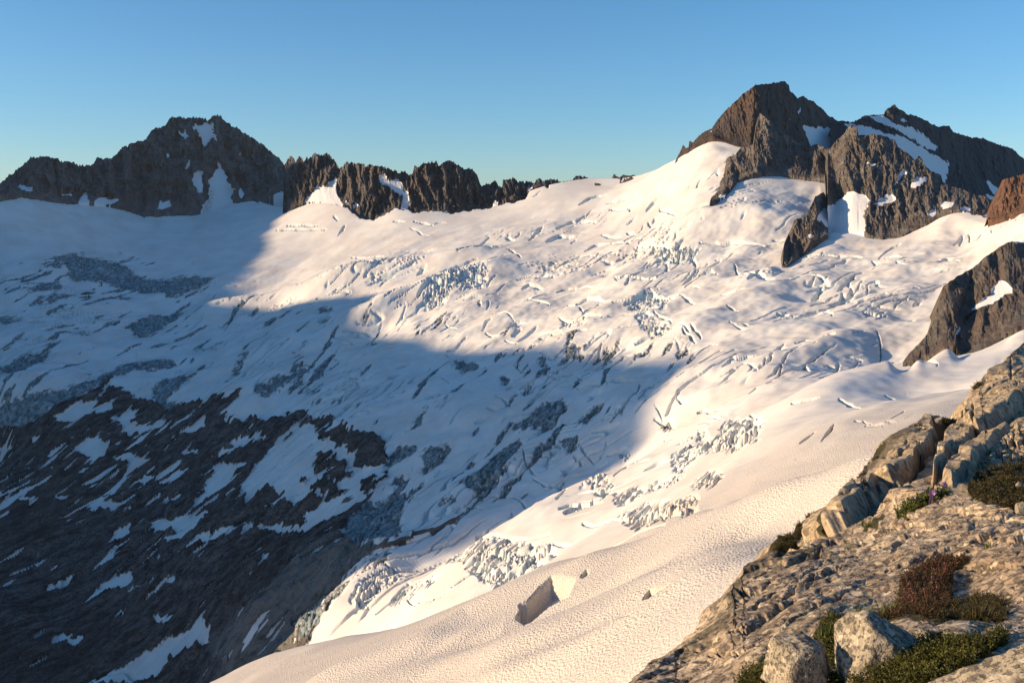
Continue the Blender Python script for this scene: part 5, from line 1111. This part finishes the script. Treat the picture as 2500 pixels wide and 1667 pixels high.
ground_cover('heather', 'moss strip on top of the outer slab beside the shaded snow', 'slab_outcrop', c5([(1300,540),(1310,492),(1420,466),(1435,485),(1380,535)]), 420, 8, 0.13, 0.038, M_OLIVE, 11)
ground_cover('heather_buds', 'tiny pink seed heads scattered over the reddish heather', 'granite_ledge', c5([(1600,1120),(1660,1010),(1740,950),(1900,890),(1940,950),(1900,1000),(1800,1080),(1700,1110)]), 240, 2, 0.065, 0.009, M_BUD, 12)

def tuft(label, u, v, n, length, seed, mat=M_GRASS, spread=0.03):
    r = np.random.default_rng(seed); p, nn = surf_at('granite_ledge', u, v)
    vs, sh = [], []
    for k in range(n):
        a = r.uniform(0, 2 * math.pi); b = p + np.array([math.cos(a), math.sin(a), 0]) * spread * math.sqrt(r.uniform()) - nn * 0.01
        out = np.array([math.cos(a), math.sin(a), 0]) * r.uniform(0.1, 0.7) + np.array([0.15, 0, 0]); L = length * r.uniform(0.45, 1.1); sd = unit(np.cross(out, [0, 0, 1.0])) * 0.0028
        pts = [b + np.array([0, 0, 1.0]) * L * t * (1 - 0.25 * t) + out * L * t * t * 0.9 for t in np.linspace(0, 1, 6)]
        for i in range(5):
            w0 = 1 - (i / 5) ** 1.5; w1 = 1 - ((i + 1) / 5) ** 1.5
            vs += [pts[i] - sd * w0, pts[i] + sd * w0, pts[i+1] + sd * w1, pts[i+1] - sd * w1]; sh += [r.uniform(0.2, 1)] * 4
    o = mesh_np('grass_tuft', np.array(vs) - p, np.arange(len(vs)).reshape(-1, 4), mat, {'shade': np.array(sh)}, smooth=False)
    o.location = p
    return tag(o, label, 'grass')
c5p = lambda x, y: (1500 + x / 2.351, 1000 + y / 2.351)
tuft('tall green grass tuft between the square grey block and the large pointed boulder', *c5p(1235, 1330), 150, 0.125, 1, spread=0.045)
tuft('thin yellowish grass tuft behind the top of the large pointed boulder', *c5p(1560, 1150), 80, 0.12, 2, spread=0.05)
tuft('wispy brown grass tuft in the dark heather near the right edge', *c5p(2110, 1200), 70, 0.11, 3, M_OLIVE, spread=0.05)
tuft('small grass tuft at the left foot of the square grey block', *c5p(890, 1530), 60, 0.10, 4, spread=0.03)

tuft('tiny green tuft in the crack left of the flowering plants', *c5p(1455, 668), 60, 0.10, 5, spread=0.06)
tuft('small yellowish tuft alone on the bare ledge above the square grey block', *c5p(1105, 1185), 40, 0.06, 6, spread=0.03)
tuft('green tuft in the ledge crack above the reddish heather near the right edge', *c5p(2170, 800), 70, 0.07, 7, spread=0.05)
tuft('sparse grass tuft at the lower left tip of the reddish heather', *c5p(1430, 1165), 60, 0.08, 8, spread=0.05)

# violet flowers in a leafy cushion on the crest of the ledge
pf, nf = surf_at('granite_ledge', *c5p(1730, 545))
def flowering(label, poly, n, flowers, seed, base):
    r = np.random.default_rng(seed); b0, _ = surf_at('granite_ledge', *base)
    root = bpy.data.objects.new('flowering_plant', None); COL.objects.link(root); root.location = b0; root.empty_display_size = 0.05
    tag(root, label, 'plant', 'violet flowering plants on the ledge')
    b, nn = scatter_pts('granite_ledge', poly, n, r)
    q, sh, tw = sprigs(b - b0, nn, 9, 0.075, 0.026, r)
    V_ = np.concatenate([q.reshape(-1, 3), tw.reshape(-1, 3)])
    mesh_np('foliage', V_, np.arange(len(V_)).reshape(-1, 4), M_LF, {'shade': np.r_[sh, np.full(tw.shape[0] * 4, 0.1)]}, root, False)
    for (x, y) in flowers:
        p, n_ = surf_at('granite_ledge', *c5p(x, y + 22)); c = p - b0 + np.array([0, -0.03, 0.10])
        m = 7; d = unit(r.normal(size=(m, 3)) + np.array([0, -0.5, 0.8])); sd = unit(np.cross(d, r.normal(size=(m, 3))))
        qd = leaf_quads(np.tile(c, (m, 1)), d, sd, np.full(m, 0.026), np.full(m, 0.022))
        st = np.array([[c + [-.004, 0, 0], c + [.004, 0, 0], c + [.004, 0.02, -0.09], c + [-.004, 0.02, -0.09]]])
        mesh_np('flower', np.concatenate([qd, st]).reshape(-1, 3), np.arange((m + 1) * 4).reshape(-1, 4), M_PETAL, {'shade': np.r_[np.repeat(r.uniform(0, 1, m), 4), np.zeros(4)]}, root, False)
M_LF = mat_leaf('plant_leaf', (0.045, 0.055, 0.012), (0.13, 0.15, 0.035))
flowering('leafy plant with violet flowers on the left side of the ledge crest', c5([(1610,620),(1640,540),(1720,520),(1800,540),(1740,580),(1660,625)]), 300, [(1700,550),(1685,545),(1795,525),(1818,520),(1712,556)], 21, c5p(1690, 590))
flowering('sparser leafy plant with violet flowers behind it on the highest point of the ledge', c5([(1740,520),(1780,480),(1850,480),(1920,490),(1900,510),(1820,535)]), 190, [(1765,485),(1748,478),(1880,470),(1875,480),(1806,512)], 22, c5p(1830, 515))


# ---------------------------------------------------------------- thin mountain air
hm = bpy.data.materials.new('thin_haze'); hm.use_nodes = True; hn = hm.node_tree
hn.nodes.remove(hn.nodes['Principled BSDF']); pv = hn.nodes.new('ShaderNodeVolumePrincipled')
pv.inputs['Color'].default_value = (0.72, 0.84, 1.0, 1); pv.inputs['Density'].default_value = HAZE; pv.inputs['Anisotropy'].default_value = 0.2
hn.links.new(pv.outputs[0], hn.nodes['Material Output'].inputs['Volume'])
bx0, bx1 = np.array([-10800., -300., -760.]), np.array([8600., 5800., 820.])
hv_ = np.array([[(bx0, bx1)[(k >> a) & 1][a] for a in range(3)] for k in range(8)])
ho = mesh_np('haze', hv_, np.array([[0,2,3,1],[4,5,7,6],[0,1,5,4],[2,6,7,3],[0,4,6,2],[1,3,7,5]]), hm, smooth=False)
tag(ho, 'thin blue mountain air between the viewer and the far peaks', 'haze', kind='stuff')

# ---------------------------------------------------------------- light, sky, camera
sun = bpy.data.lights.new('sun', 'SUN'); sun.energy = 5.0; sun.angle = R_(0.8); sun.color = (1.0, 0.75, 0.465)
so = bpy.data.objects.new('sun', sun); COL.objects.link(so); so.rotation_euler = to_sun.to_track_quat('Z', 'Y').to_euler()
so.location = (-600, -200, 300)
w = bpy.data.worlds.new('World'); sc.world = w; w.use_nodes = True
nt = w.node_tree; bg = nt.nodes['Background']
sk = nt.nodes.new('ShaderNodeTexSky'); sk.sky_type = 'NISHITA'; sk.sun_disc = False
sk.sun_elevation = R_(SUN_EL); sk.sun_rotation = R_(-SUN_AZ); sk.altitude = 2000; sk.air_density = 1.15; sk.dust_density = 1.2; sk.ozone_density = 4.3
hs_ = nt.nodes.new('ShaderNodeHueSaturation'); hs_.inputs['Saturation'].default_value = 1.1; hs_.inputs['Hue'].default_value = 0.496
nt.links.new(sk.outputs[0], hs_.inputs['Color']); nt.links.new(hs_.outputs[0], bg.inputs[0]); bg.inputs[1].default_value = 0.12
cam = bpy.data.cameras.new('camera'); cam.angle = HFOV; cam.sensor_fit = 'HORIZONTAL'; cam.clip_start = 0.1; cam.clip_end = 20000
co_ = bpy.data.objects.new('camera', cam); COL.objects.link(co_); co_.rotation_euler = (math.pi / 2 - PITCH, 0, 0)
sc.camera = co_
sc.view_settings.view_transform = 'Standard'; sc.view_settings.look = 'None'; sc.view_settings.exposure = 0.55; sc.view_settings.gamma = 1.0
